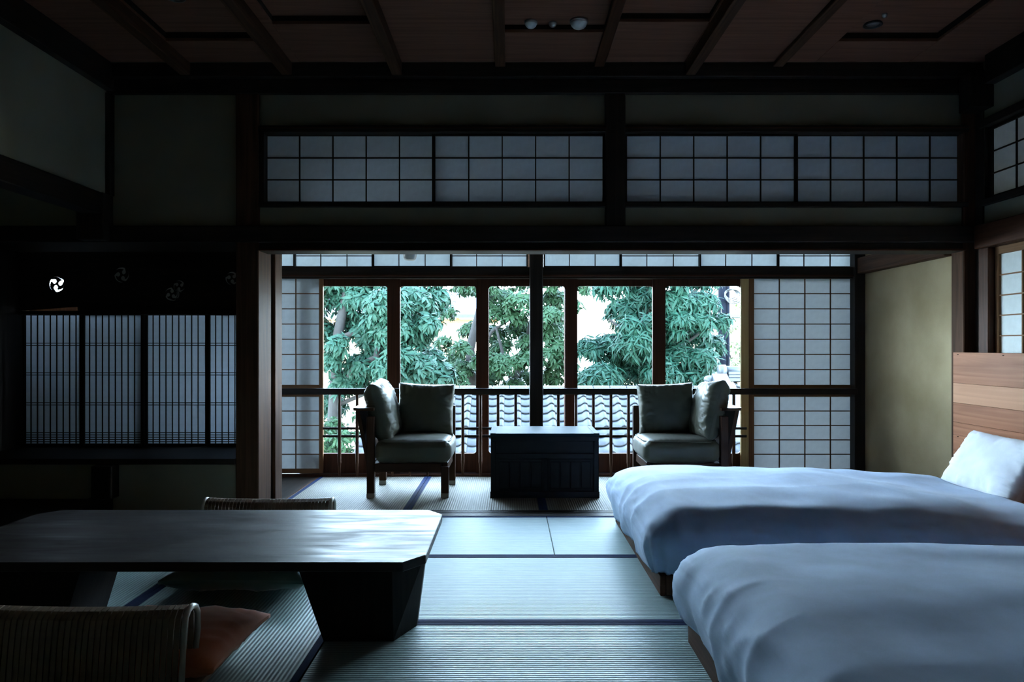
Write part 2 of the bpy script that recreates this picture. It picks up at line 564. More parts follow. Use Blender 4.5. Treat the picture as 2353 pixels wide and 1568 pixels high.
# ---- right wall with two openings
wr = thing('wall_right', (3.2, 2.0, 0), 'plaster wall with paper screens beside the headboard', 'wall', kind=S)
RW0, RW1 = 2.95, 4.90
box('plaster_panel', XR, 3.26, -1.9, RW0, -0.05, 3.30, PLASTER, wr, 0)
box('plaster_panel', XR, 3.26, RW0, 5.0, 2.66, 3.30, PLASTER, wr, 0)
box('plaster_panel', XR, 3.26, RW0, 5.0, 1.94, 2.085, PLASTER, wr, 0)
box('plaster_panel', XR, 3.26, RW0, 5.0, -0.05, 0.86, PLASTER, wr, 0)
box('plaster_panel', XR, 3.26, RW1, 5.0, 0.86, 1.94, PLASTER, wr, 0)
box('plaster_panel', XR, 3.26, RW1, 5.0, 2.085, 2.66, PLASTER, wr, 0)
trim('dark beams framing the screens of the side wall', 'beam', [
    ('lintel', 3.09, 3.20, RW0 - 0.1, 4.90, 1.80, 1.955, REDW['y'], 0.005),
    ('rail', 3.12, 3.25, RW0, 4.90, 2.085, 2.125, DARK['y']),
    ('rail', 3.12, 3.25, RW0, 4.90, 2.60, 2.655, DARK['y']),
    ('stile', 3.13, 3.25, 4.855, 4.90, 2.125, 2.60, DARK['z']),
    ('stile', 3.13, 3.25, RW0, RW0 + 0.05, 2.125, 2.60, DARK['z']),
    ('stile', 3.12, 3.25, 4.80, 4.90, 0.86, 1.80, REDW['z']),
    ('stile', 3.12, 3.25, RW0, RW0 + 0.05, 0.86, 1.80, DARK['z']),
    ('sill', 3.12, 3.26, RW0, 4.80, 0.86, 0.90, DARK['y'])])
trim('dark cornice along the side wall by the bed', 'cornice', [
    ('cornice', 3.09, 3.16, -1.9, 4.79, 2.86, 3.05, DARK['y'], 0.004)])

# ---- wall behind the viewer
wf = thing('wall_front', (0, -1.85, 0), 'plaster wall at the dark end of the room', 'wall', kind=S)
box('plaster_panel', -2.8, 3.26, -1.95, -1.85, -0.05, 3.3, PLASTER, wf, 0)
for k in range(6):
    x = -2.7 + k * 0.965
    fs = box('sliding_door', x, x + 0.96, -1.845, -1.815, 0.0, 1.80, PLASTER, wf, 0.003)
    box('door_pull', x + 0.05, x + 0.10, -1.8145, -1.811, 0.80, 0.90, BLACKM, fs, 0.001)

# ---- veranda shell
we = thing('wall_veranda', (3.2, 5.8, 0), 'beige plaster end wall of the veranda', 'wall', kind=S)
box('end_wall', 3.12, 3.24, 5.121, 6.75, -0.05, 2.80, PLASTER_E, we, 0)
box('end_wall', -4.40, -4.30, 5.09, 6.75, -0.05, 2.80, PLASTER_E, we, 0)
box('upper_wall', -4.30, 3.12, 6.57, 6.70, 2.34, 2.80, PLASTER_E, we, 0)
trim('brown beam along the beige end wall of the veranda', 'beam', [
    ('beam', 3.05, 3.13, 5.17, 6.46, 1.79, 1.93, BROWN['y'], 0.005),
    ('post', 3.03, 3.14, 6.46, 6.56, -0.05, 2.7, DARK['z'], 0.005)])
box('ceiling', -4.4, 3.24, 5.09, 6.75, 2.72, 2.80, BOARD, None, 0)
ce = bpy.data.objects['ceiling']
tag(ce, 'dark wooden ceiling of the veranda', 'ceiling', kind=S)

ev = thing('eave', (0, 7.1, 2.55), 'unseen wooden eave added to shade the veranda windows', 'eave', kind=S)  # out of view, added to cut steep sky light on the veranda mats
box('shading_eave_board', -4.6, 3.6, 6.71, 7.75, 2.62, 2.66, BROWN['x'], ev, 0.004)
for k in range(18):
    x = -4.4 + k * 0.46
    box('rafter', x - 0.03, x + 0.03, 6.71, 7.72, 2.54, 2.619, BROWN['y'], ev, 0.003)
box('main_roof', -4.6, 3.6, -2.0, 7.78, 3.42, 3.50, TILE, ev, 0)

box('shading_side_eave', 3.30, 4.10, 0.5, 6.6, 2.66, 2.70, BROWN['y'], ev, 0.004)  # unseen board added to darken the high side screen
nb = box('shading_side_wall', 4.5, 4.7, 0.0, 6.4, -3.2, 3.2, HOUSEW, None, 0)  # unseen, added to hold sky light off the side screens
tag(nb, 'unseen plaster wall added to dim the side window', 'wall', kind=S)

# ---- room ceiling
ceil = thing('ceiling', (0, 2.0, ZC), 'dark brown boarded ceiling with beams and recessed light boxes', 'ceiling', kind=S)
box('ceiling_deck', -4.0, 3.3, -1.95, 5.0, ZC + 0.26, ZC + 0.32, DARK['x'], ceil, 0)


def bay(x0, x1, rec=None):
    y0, y1 = -1.9, 4.91
    if not rec:
        box('ceiling_board', x0, x1, 2.6, y1, ZC, ZC + 0.02, BOARD, ceil, 0.002)
    else:
        a, b, yf, h = rec
        yn = 3.3
        if a - x0 > 0.01: box('ceiling_board', x0, a, 2.6, y1, ZC, ZC + 0.02, BOARD, ceil, 0.002)
        if x1 - b > 0.01: box('ceiling_board', b, x1, 2.6, y1, ZC, ZC + 0.02, BOARD, ceil, 0.002)
        box('ceiling_board', a, b, yf, y1, ZC, ZC + 0.02, BOARD, ceil, 0.002)
        box('ceiling_board', a, b, 2.6, yn, ZC, ZC + 0.02, BOARD, ceil, 0.002)
        box('recess_panel', a, b, yn, yf, ZC + h, ZC + h + 0.02, BOARD, ceil, 0.001)
        boxes('recess_side', [(a - 0.012, a, yn, yf + 0.012, ZC + 0.021, ZC + h + 0.02), (b, b + 0.012, yn, yf + 0.012, ZC + 0.021, ZC + h + 0.02),
                              (a, b, yf, yf + 0.012, ZC + 0.021, ZC + h + 0.02), (a, b, yn - 0.012, yn, ZC + 0.021, ZC + h + 0.02)], DARK['x'], ceil)
    box('ceiling_board', x0, x1, y0, 2.599, ZC, ZC + 0.02, BOARD, ceil, 0.002)


BEAMS = [-2.17, -1.49, -0.755, -0.065, 0.595, 1.205, 1.79]
bay(-2.72, -2.17); bay(-2.17, -1.49, (-2.14, -1.55, 4.57, 0.055)); bay(-1.49, -0.755, (-1.40, -0.80, 4.33, 0.05))
bay(-0.755, -0.065); bay(-0.065, 0.595, (-0.035, 0.572, 4.445, 0.047)); bay(0.595, 1.205, (0.63, 1.165, 4.30, 0.05))
bay(1.205, 1.79); bay(1.79, 3.16, (2.04, 2.66, 4.575, 0.055))
for i, bx_ in enumerate(BEAMS):
    w = 0.034
    box('ceiling_beam', bx_ - w, bx_ + w, -1.9, 4.955, 2.965 if i not in (3, 4, 6) else 3.02, ZC + 0.0, BROWN['y'] if i != 4 else REDW['y'], ceil, 0.004)

# ---- shoji builder -------------------------------------------------
def shoji(name, label, cat, plane, fixed, u0, u1, z0, z1, ub, zb, zsplit=None, fw=0.03, bw=0.008, wd=None, thick=0.026, group=None, fr=None, doubles=False, side=1, pm=None):
    """paper screen: plane 'y' (faces the viewer, u = x) or 'x' (side wall, u = y). ub / zb: positions of lattice bars.
       fr: (left, right, bottom, top) widths of the frame members"""
    wd = wd or DARK
    l, r_, b_, t_ = fr or (fw, fw, fw, fw)

    def bxp(nm, a0, a1, c0, c1, d0, d1, mt, par, bev=0.001):
        if plane == 'y':
            return box(nm, a0, a1, fixed + c0, fixed + c1, d0, d1, mt, par, bev)
        return box(nm, fixed + side * c0, fixed + side * c1, a0, a1, d0, d1, mt, par, bev)
    base = ((u0 + u1) / 2, fixed, z0) if plane == 'y' else (fixed, (u0 + u1) / 2, z0)
    th = thing(name, base, label, cat, group)
    ua = 'x' if plane == 'y' else 'y'
    bxp('stile', u0, u0 + l, 0, thick, z0, z1, wd['z'], th)
    bxp('stile', u1 - r_, u1, 0, thick, z0, z1, wd['z'], th)
    bxp('rail', u0 + l, u1 - r_, 0, thick, z0, z0 + b_, wd[ua], th)
    bxp('rail', u0 + l, u1 - r_, 0, thick, z1 - t_, z1, wd[ua], th)
    segs = [(z0 + b_, z1 - t_)]
    if zsplit:
        a, b = zsplit
        bxp('middle_rail', u0 + l, u1 - r_, 0, thick, a, b, wd[ua], th)
        segs = [(z0 + b_, a), (b, z1 - t_)]
    for u in ub:
        for a, b in segs:
            bxp('lattice_bar', u - bw / 2, u + bw / 2, 0.006, 0.016, a, b, wd['z'], th, 0)
    for z in zb:
        bxp('lattice_bar', u0 + l, u1 - r_, 0.005, 0.015, z - bw / 2, z + bw / 2, wd[ua], th, 0)
    # paper panes, one between each pair of bars
    us = [u0 + l] + sorted(ub) + [u1 - r_]
    zmerge = []
    for z in sorted(zb):
        if doubles and zmerge and z - zmerge[-1] < 0.06: continue
        zmerge.append(z)
    for a, b in segs:
        zs = [a] + [z for z in zmerge if a < z < b] + [b]
        for i in range(len(us) - 1):
            for j in range(len(zs) - 1):
                p0, p1, q0, q1 = us[i], us[i + 1], zs[j], zs[j + 1]
                if plane == 'y':
                    vv = [(p0, fixed + 0.0165, q0), (p1, fixed + 0.0165, q0), (p1, fixed + 0.0165, q1), (p0, fixed + 0.0165, q1)]
                else:
                    xx = fixed + side * 0.0165
                    vv = [(xx, p0, q0), (xx, p1, q0), (xx, p1, q1), (xx, p0, q1)]
                mk('paper_pane', vv, [(0, 1, 2, 3)], pm or PAPER, th)
    return th


def lin(a, b, n): return [a + (b - a) * i / n for i in range(1, n)]


# high screens over the opening, two sliding pairs
zt0, zt1 = PZ(463, 5.0), PZ(310, 5.0)
for (xa, xb, yy, lab) in ((611, 994, 5.035, 'high paper screen left of the short post, at the outer jamb'),
                          (1000, 1385, 5.005, 'high paper screen just left of the short post'),
                          (1441, 1826, 5.005, 'high paper screen just right of the short post'),
                          (1834, 2215, 5.035, 'high paper screen right of the short post, at the room corner')):
    k = yy / 5.0
    x0, x1 = PX(xa, yy), PX(xb, yy)
    shoji('shoji_screen', lab, 'screen', 'y', yy, x0 - 0.022, x1 + 0.022, 2.130, 2.598, lin(x0, x1, 5), lin(PZ(463, yy), PZ(312, yy), 3),
          fr=(0.022, 0.022, PZ(463, yy) - 2.130, 2.598 - PZ(312, yy)), group='high paper screens over the opening')

# side wall screens
shoji('shoji_screen', 'high paper screen of the side wall over the headboard', 'screen', 'x', 3.165, 2.98, 4.855, 2.125, 2.60,
      [4.61 - 0.225 * i for i in range(7)], [2.29, 2.435], fr=(0.02, 0.02, 0.02, 0.02), pm=PAPER_OUT)
shoji('shoji_screen', 'paper screen of the side wall window right behind the headboard', 'screen', 'x', 3.165, 2.98, 4.80, 0.90, 1.80,
      [4.555 - 0.21 * i for i in range(7)], [PZ(y, 4.76) for y in (632, 679, 725, 772, 818, 865)], fr=(0.03, 0.035, 0.035, 0.05), wd=SHOJIW, pm=PAPER_OUT)
sl = thing('window_lattice', (3.30, 3.9, 2.1), 'wooden lattice outside the high screen of the side wall', 'lattice')
for y in [4.72 - 0.24 * i for i in range(8)]:
    box('lattice_slat', 3.235, 3.255, y - 0.012, y + 0.012, 2.13, 2.60, DARK['z'], sl, 0.001)
for z in (2.335, 2.385):
    box('lattice_slat', 3.255, 3.27, 2.96, 4.86, z - 0.009, z + 0.009, DARK['y'], sl, 0.001)

# ================================================================== VERANDA WINDOW WALL
# centre post
trim('dark post in the middle of the veranda windows', 'post', [
    ('post', PX(1217, 6.44), PX(1247, 6.44), 6.38, 6.50, 0.022, 2.72, DARK['z'], 0.006)])
trim('dark lintel over the veranda windows', 'beam', [
    ('lintel', -4.3, 3.05, 6.50, 6.62, PZ(640, 6.5), PZ(614, 6.5), DARK['x'], 0.004),
    ('lintel_lip', -4.3, 3.05, 6.485, 6.499, PZ(636, 6.5), PZ(632, 6.5), REDW['x'], 0.001),
    ('top_rail', -4.3, 3.05, 6.50, 6.62, 2.30, 2.36, DARK['x'], 0.004)])

# transom screens
ZT0, ZT1 = PZ(613, 6.53), 2.30
edges = [(560, 676), (677, 856), (857, 1036), (1037, 1212), (1250, 1426), (1427, 1608), (1609, 1788), (1789, 1968)]
for i, (a, b) in enumerate(edges):
    yy = 6.535 if i % 2 == 0 else 6.565
    x0, x1 = PX(a, yy) - 0.004, PX(b, yy) + 0.004
    shoji('shoji_screen', 'paper transom screen over the veranda windows, ' + ['fourth', 'third', 'second', 'first', 'first', 'second', 'third', 'fourth'][i] + ' from centre post toward ' + ('alcove' if i < 4 else 'beige wall'), 'screen', 'y', yy, x0, x1, ZT0 - 0.005, ZT1,
          lin(x0, x1, 3), [PZ(588 if i % 2 else 540, yy), PZ(500, yy)], fr=(0.013, 0.013, 0.012, 0.012), group='transom screens over the veranda windows', bw=0.007, pm=PAPER_TR)
ob = thing('shutter_rack', (0.2, 6.70, ZT0), 'row of wooden battens outside the paper transom', 'batten')
for i in range(17):
    x = PX(640 + i * 82, 6.63)
    box('batten', x - 0.018, x + 0.018, 6.655, 6.68, ZT0 - 0.02, 2.335, BROWN['z'], ob, 0.002)

# glazed sashes
PANES = [(718, 891), (919, 1095), (1123, 1298), (1325, 1500), (1528, 1702)]
for i, (a, b) in enumerate(PANES):
    yy = 6.645 if i % 2 else 6.60
    x0, x1 = PX(a, yy), PX(b, yy)
    z0, z1 = PZ(1042, yy), PZ(658, yy)
    sw = 0.112
    w = thing('window_%d' % (i + 1), ((x0 + x1) / 2, yy, 0.016), ['glazed sash half behind the narrow paper screen', 'glazed sash behind the armchair with two leaning cushions', 'glazed sash behind the dark centre post', 'glazed sash in front of the tree with narrow leaves', 'glazed sash in front of the utility pole'][i], 'window', kind=S)
    plate_holes('sash_frame', [(x0 - sw, 0.018), (x1 + sw, 0.018), (x1 + sw, PZ(641, yy)), (x0 - sw, PZ(641, yy))],
                [rrect(x0, x1, z0, z1, 0.03)], 0.034, REDW['z'], w, yy)
    mk('glass_pane', [(x0 - 0.01, yy, z0 - 0.01), (x1 + 0.01, yy, z0 - 0.01), (x1 + 0.01, yy, z1 + 0.01), (x0 - 0.01, yy, z1 + 0.01)], [(0, 1, 2, 3)], GLASS, w)
# far left end of the veranda: dark boarding with an unseen opening added to brighten one crest
trim('dark boarding at the left end of the veranda', 'boarding', [
    ('board', -3.60 + 0.22 * k, -3.382 + 0.22 * k, 6.60, 6.63, 0.0, 1.86, DARK['z'], 0.003) for k in range(6)])
boxes('window_6', [(-4.30, -4.24, 6.58, 6.62, 0.0, 1.86), (-3.66, -3.60, 6.58, 6.62, 0.0, 1.86), (-4.24, -3.66, 6.58, 6.62, 0.0, 1.60), (-4.24, -3.66, 6.58, 6.62, 1.80, 1.86)], REDW['z'])
tag(bpy.data.objects['window_6'], 'unseen frame of the opening added to light the bright crest', 'window', kind=S)

# tall paper screens left and right
yy = 6.545
x1 = PX(733, yy); xm = PX(679, yy)
zb_up = [PZ(y, yy) for y in lin(640, 885, 7)]
zb_lo = [PZ(y, yy) for y in lin(912, 1078, 5)]
shoji('shoji_screen', 'tall paper screen at the left jamb, lit from outside', 'screen', 'y', yy, xm - 0.232 * 2 - 0.04, x1 + 0.035, 0.022, 1.765,
      [xm - 0.232, xm], zb_up + zb_lo, zsplit=(PZ(912, yy), PZ(885, yy)), fr=(0.04, 0.035, PZ(1078, yy) - 0.022, 1.765 - PZ(641, yy)), wd=SHOJIW, bw=0.0085, pm=PAPER_OUT)
x0 = PX(1733, yy); x1 = PX(1968, yy)
shoji('shoji_screen', 'tall paper screen beside the beige end wall', 'screen', 'y', yy, x0 - 0.045, x1 + 0.03, 0.022, 1.765,
      lin(x0, x1, 4), zb_up + zb_lo, zsplit=(PZ(912, yy), PZ(885, yy)), fr=(0.045, 0.03, PZ(1078, yy) - 0.022, 1.765 - PZ(641, yy)), wd=SHOJIW, bw=0.0085, pm=PAPER_OUT)
box('screen_track_post', PX(1702, 6.56), x0 - 0.047, 6.545, 6.58, 0.02, 1.765, LITW)
tag(bpy.data.objects['screen_track_post'], 'slim upright strip with painted window light beside the tall right screen', 'post')

# railing
rail = thing('railing', (0, 6.43, 0.02), 'low bamboo railing in front of the veranda windows', 'railing')
zr0, zr1 = PZ(907, 6.43), PZ(893, 6.43)
for a, b in ((-2.4, PX(1216, 6.43)), (PX(1248, 6.43), 3.03)):
    box('top_rail', a, b, 6.405, 6.455, zr0, zr1, DARK['x'], rail, 0.006)
    for y in (985, 1003):
        z = PZ(y, 6.45)
        aa = max(a, PX(742, 6.45)); bb = min(b, PX(1716, 6.45))
        box('cross_bar', aa, bb, 6.447, 6.461, z - 0.011, z + 0.011, DARK['x'], rail, 0.002)
bal = None
for px in [780 + 40.5 * k for k in range(11)] + [1283 + 40.3 * k for k in range(11)]:
    x = PX(px, 6.43)
    if bal is None:
        prof = [(0.010, 0.0), (0.0115, 0.06), (0.013, 0.10), (0.0165, 0.115), (0.0155, 0.125), (0.0145, 0.28), (0.016, 0.29), (0.0145, 0.30), (0.014, 0.45), (0.0155, 0.46), (0.014, 0.47), (0.0135, zr0 - 0.022)]
        bal = lathe('baluster', prof, BROWN['z'], rail, (x, 6.43, 0.022), 8)
        balm = bal.data
    else:
        link_mesh('baluster', balm, (x, 6.43, 0.022), rail, (0, 0, random.uniform(0, 6)))

# ================================================================== SHOIN BAY (left)
YS = 5.56
trim('dark shelf board under the row of fine lattice screens', 'shelf', [
    ('shelf_board', -3.70, -1.857, 4.965, 5.62, 0.353, 0.392, DARK['x'], 0.004),
    ('bay_floor', -3.70, -1.857, 5.081, 5.62, -0.05, 0.352, DARK['x'], 0.0)])
trim('dark frame around the row of fine lattice screens', 'frame', [
    ('bay_top', -3.75, -1.857, 5.0, 5.62, 1.865, 1.93, DARK['x'], 0.003),
    ('bay_side', -3.80, -3.70, 5.081, 5.62, -0.05, 1.93, DARK['z'], 0.003),
    ('bay_side', -1.92, -1.857, 5.46, 5.62, 0.392, 1.865, DARK['z'], 0.003),
    ('rail', -3.70, -1.92, 5.53, 5.62, 1.392, 1.42, DARK['x'], 0.002)])
sx = [(57, 182), (193, 323), (338, 471), (482, 612)]
for i, (a, b) in enumerate(sx):
    yy = YS + (0.0 if i % 2 else 0.03)
    x0, x1 = PX(a, yy), PX(b, yy)
    p = 14.8 * yy / F
    ub = []
    u = x0 + (12.2 if i != 1 else 11) * yy / F
    while u < x1 - 0.01:
        ub.append(u); u += p
    zb = [PZ(y, yy) for y in (789, 794.5, 857, 862.5, 926, 931.5, 995, 1000.3, 1005.6, 1010.9, 1016)]
    shoji('lattice_screen', ['fine lattice paper screen under the bright comma crest', 'fine lattice paper screen, second from the bright comma crest', 'fine lattice paper screen, third from the bright comma crest', 'fine lattice paper screen beside the broad post'][i], 'screen', 'y', yy,
          x0 - 0.022, x1 + 0.022, 0.394, 1.391, ub, zb, fr=(0.022, 0.022, PZ(1020, yy) - 0.394, 1.391 - PZ(725, yy)), bw=0.0052, thick=0.024,
          group='fine lattice screens of the bay', doubles=True)


def comma(cx, cz, r, rot):
    """one comma of a threefold crest"""
    pts = []
    # head: circle of radius .27r centred at .42r from the centre; tail follows the outer ring
    hc = (0.46 * r, 0.0); hr = 0.30 * r
    for i in range(13):
        a = R(-100 - i * 215 / 12)
        pts.append((hc[0] + hr * math.cos(a), hc[1] + hr * math.sin(a)))
    outer_ = []
    for i in range(9):
        a = R(10 + i * 12)
        outer_.append((0.98 * r * math.cos(a), 0.98 * r * math.sin(a)))
    inner = []
    for i in range(8):
        f = i / 7
        a = R(104 - f * 84)
        rr = r * (0.94 - 0.22 * f)
        inner.append((rr * math.cos(a), rr * math.sin(a)))
    head = []
    for i in range(12):
        a = R(55 + i * 24)
        head.append((hc[0] + hr * math.cos(a), hc[1] + hr * math.sin(a)))
    pts = head + outer_ + inner
    c, s = math.cos(rot), math.sin(rot)
    return [(cx + x * c - z * s, cz + x * s + z * c) for x, z in pts]


crest = thing('crest_board', (-2.8, 5.55, 1.42), 'dark carved transom board with comma crests above the lattice screens', 'board')
holes = []
for px, py, r, ro in ((131, 653, 0.060, 0.2), (280, 632, 0.058, 0.9), (412, 658, 0.045, 0.4), (394, 676, 0.05, 1.3), (533, 640, 0.05, 0.7)):
    for k in range(3):
        holes.append(comma(PX(px, 5.55), PZ(py, 5.55), r, ro + k * 2 * math.pi / 3))
plate_holes('carved_board', [(-3.70, 1.421), (-1.92, 1.421), (-1.92, 1.864), (-3.70, 1.864)], holes, 0.014, DARK['x'], crest, 5.55)
for hl in holes[3:]:  # plates added in the other cut-outs, standing in for their dim gleam
    cxm_ = sum(p[0] for p in hl) / len(hl); czm_ = sum(p[1] for p in hl) / len(hl)
    n_ = len(hl)
    mk('crest_gleam_fill', [(x, 5.552, z) for x, z in hl] + [(x, 5.574, z) for x, z in hl], [tuple(range(n_))] + [(i, (i + 1) % n_, n_ + (i + 1) % n_, n_ + i) for i in range(n_)], STEEL, crest)
box('crest_light_stop', -3.28, -1.92, 5.575, 5.59, 1.421, 1.864, DARK['x'], crest, 0.001)  # added behind the dim crests to keep light from showing through

# ================================================================== CEILING FITTINGS
def dome(name, c, r, mat, label, cat, group=None, squash=0.8):
    th = thing(name, (c[0], c[1], c[2] - r * squash - 0.012), label, cat, group)
    prof = [(r * math.cos(a), -r * squash * math.sin(a)) for a in [R(x) for x in (88, 70, 50, 30, 12, 0)]]
    lathe('lamp_globe', prof, mat, th, (c[0], c[1], c[2] - 0.012), 20)
    lathe('lamp_collar', [(r * 1.08, -0.013), (r * 1.08, 0.0)], STEEL, th, c, 20)
    return th


zp = ZC + 0.0465
dome('ceiling_lamp', (PX(1220, 4.40), 4.402, zp), 0.036, WHITEM, 'small white lamp dome in the central ceiling recess, beside the beam', 'lamp')
dome('smoke_sensor', (PX(1270, 4.415), 4.415, zp), 0.022, STEEL, 'tiny steel sensor between two lamp domes in the ceiling recess', 'sensor')
dome('ceiling_lamp', (PX(1330, 4.39), 4.388, zp), 0.050, WHITEM, 'larger white lamp dome in the central ceiling recess', 'lamp')


def downlight(x, y, z, label):
    th = thing('downlight', (x, y, z - 0.012), label, 'lamp')
    V, Fc = [], []
    seg = 24
    for r, dz in ((0.052, 0.0), (0.056, -0.010), (0.044, -0.012), (0.040, 0.0)):
        for k in range(seg):
            a = 2 * math.pi * k / seg
            V.append((x + r * math.cos(a), y + r * math.sin(a), z + dz))
    for i in range(3):
        for k in range(seg):
            k2 = (k + 1) % seg
            Fc.append((i * seg + k, i * seg + k2, (i + 1) * seg + k2, (i + 1) * seg + k))
    mk('trim_ring', V, Fc, BLACKM, th, True)
    lathe('lens', [(0.039, -0.001), (0.036, -0.005), (0.001, -0.007)], STEEL, th, (x, y, z), 20)


zr = ZC + 0.0545
downlight(2.195, 4.45, zr, 'round black downlight in the ceiling recess over the far bed')
dome('smoke_sensor', (2.20, 4.32, zr), 0.014, STEEL, 'tiny steel sensor beside the round black downlight', 'sensor')
downlight(PX(395, 4.06), 4.10, ZC + 0.0545, 'round black downlight in the ceiling recess near the alcove')

# pendant in the veranda
pl = thing('pendant_lamp', (PX(942, 5.75), 5.75, 1.825), 'grey glass bowl lamp hanging under the veranda ceiling', 'lamp')
lathe('lamp_bowl', [(0.035, 0.0), (0.046, 0.008), (0.052, 0.03), (0.058, 0.075), (0.060, 0.15), (0.02, 0.17)], WHITEM, pl, W[pl], 20)
tube('lamp_stem', [W[pl] + Vector((0, 0, 0.165)), W[pl] + Vector((0, 0, 0.893))], 0.008, BLACKM, pl)
lathe('ceiling_rose', [(0.05, 0.875), (0.05, 0.895)], BLACKM, pl, W[pl], 16)

# ================================================================== LOW TABLE
ZTT = 0.345
dn, df = F * (H - ZTT) / (1293 - CY), F * (H - ZTT) / (1172 - CY)
tx0, tx1 = -2.28, -0.325
cxm, cym = 0.075, 0.10
octo = [(tx0 + cxm, dn), (tx1 - cxm, dn), (tx1, dn + cym), (tx1, df - cym), (tx1 - cxm, df), (tx0 + cxm, df), (tx0, df - cym), (tx0, dn + cym)]
tb = thing('low_table', ((tx0 + tx1) / 2, (dn + df) / 2, 0), 'long dark wooden low table with clipped corners', 'table')
tt = hull_prism('table_top', [(x * 1.0, y) for x, y in octo], ZTT - 0.036, octo, ZTT, TABLEW, tb)
md = tt.modifiers.new('bevel', 'BEVEL'); md.width = 0.003; md.segments = 1; md.limit_method = 'ANGLE'
for sgn, xa, xb, xat, xbt, xo, xot in ((1, -0.727, -0.455, -0.835, -0.460, -0.385, -0.345), (-1, -1.76, -2.10, -1.665, -2.10, -2.17, -2.21)):
    yb0, yb1 = 2.868, 3.20
    pb = [(xa, yb0), (xb, yb0), (xo, yb0 + 0.16), (xo, yb1 - 0.12), (xb, yb1), (xa, yb1)]
    pt = [(xat, yb0), (xbt, yb0), (xot, yb0 + 0.16), (xot, yb1 - 0.12), (xbt, yb1), (xat, yb1)]
    hull_prism('pedestal_leg', pb, 0.0, pt, ZTT - 0.0365, TABLEL, tb)

# ================================================================== LEGLESS CHAIRS
def soft(name, wx, wy, wz, r, bulge, mat, parent, M, n=26, seed=0, wrinkle=0.006, pinch=0.0, sag=0.0):
    """cushion: rounded, bulged block of size wx, wy, wz with creases, placed by matrix M (local z = thickness)"""
    bm = bmesh.new()
    bmesh.ops.create_cube(bm, size=2.0)
    bmesh.ops.subdivide_edges(bm, edges=bm.edges[:], cuts=n, use_grid_fill=True)
    for v in bm.verts:
        u, w_, t = v.co.x, v.co.y, v.co.z
        hx, hy, hz = wx / 2, wy / 2, wz / 2
        if pinch > 0:
            f = max(0.0, (1 - abs(u) ** 3.0)) * max(0.0, (1 - abs(w_) ** 3.0))
            th = hz * (0.10 + 0.90 * f ** 0.42)
            x = hx * u * (1 - pinch * (1 - w_ * w_))
            y = hy * w_ * (1 - pinch * (1 - u * u))
            z = t * th
            edge = 1 - f
        else:
            p = Vector((u * hx, w_ * hy, t * hz))
            q = Vector((max(-hx + r, min(hx - r, p.x)), max(-hy + r, min(hy - r, p.y)), max(-hz + r, min(hz - r, p.z))))
            d = p - q
            if d.length > 1e-7: p = q + d.normalized() * r
            x, y, z = p
            f = (1 - u ** 4) * (1 - w_ ** 4)
            z += bulge * f * (1 if t > 0 else -0.3) * abs(t)
            g = (1 - t * t)
            if abs(u) > 0.99: x += math.copysign(bulge * 0.5, u) * g * (1 - w_ ** 4)
            if abs(w_) > 0.99: y += math.copysign(bulge * 0.5, w_) * g * (1 - u ** 4)
            edge = 1 - f
        P = Vector((x, y, z))
        nz = noise.noise(Vector((x * 9 + seed, y * 9, z * 9))) + 0.6 * noise.noise(Vector((x * 22 + seed, y * 22 + 3, z * 22)))
        # creases running in from the seams
        cr = math.sin(24 * (u * 1.3 + 0.5 * noise.noise(Vector((u * 2 + seed, w_ * 2, 1))))) * max(0, abs(w_) - 0.45) + math.sin(22 * (w_ * 1.2 + 0.5 * noise.noise(Vector((u * 2, w_ * 2 + seed, 4))))) * max(0, abs(u) - 0.45)
        fade = min(1.0, (1 - edge) * 4.0) if pinch > 0 else 1.0
        z2 = z + fade * (math.copysign(1, t) if abs(t) > 0.5 else 0) * (wrinkle * nz * (0.5 + edge) + wrinkle * 1.3 * cr)
        if sag: z2 -= 0
        v.co = M @ Vector((P.x + 0.3 * fade * wrinkle * nz, P.y + 0.3 * fade * wrinkle * nz, z2))
    return bm_obj(name, bm, mat, parent, True)


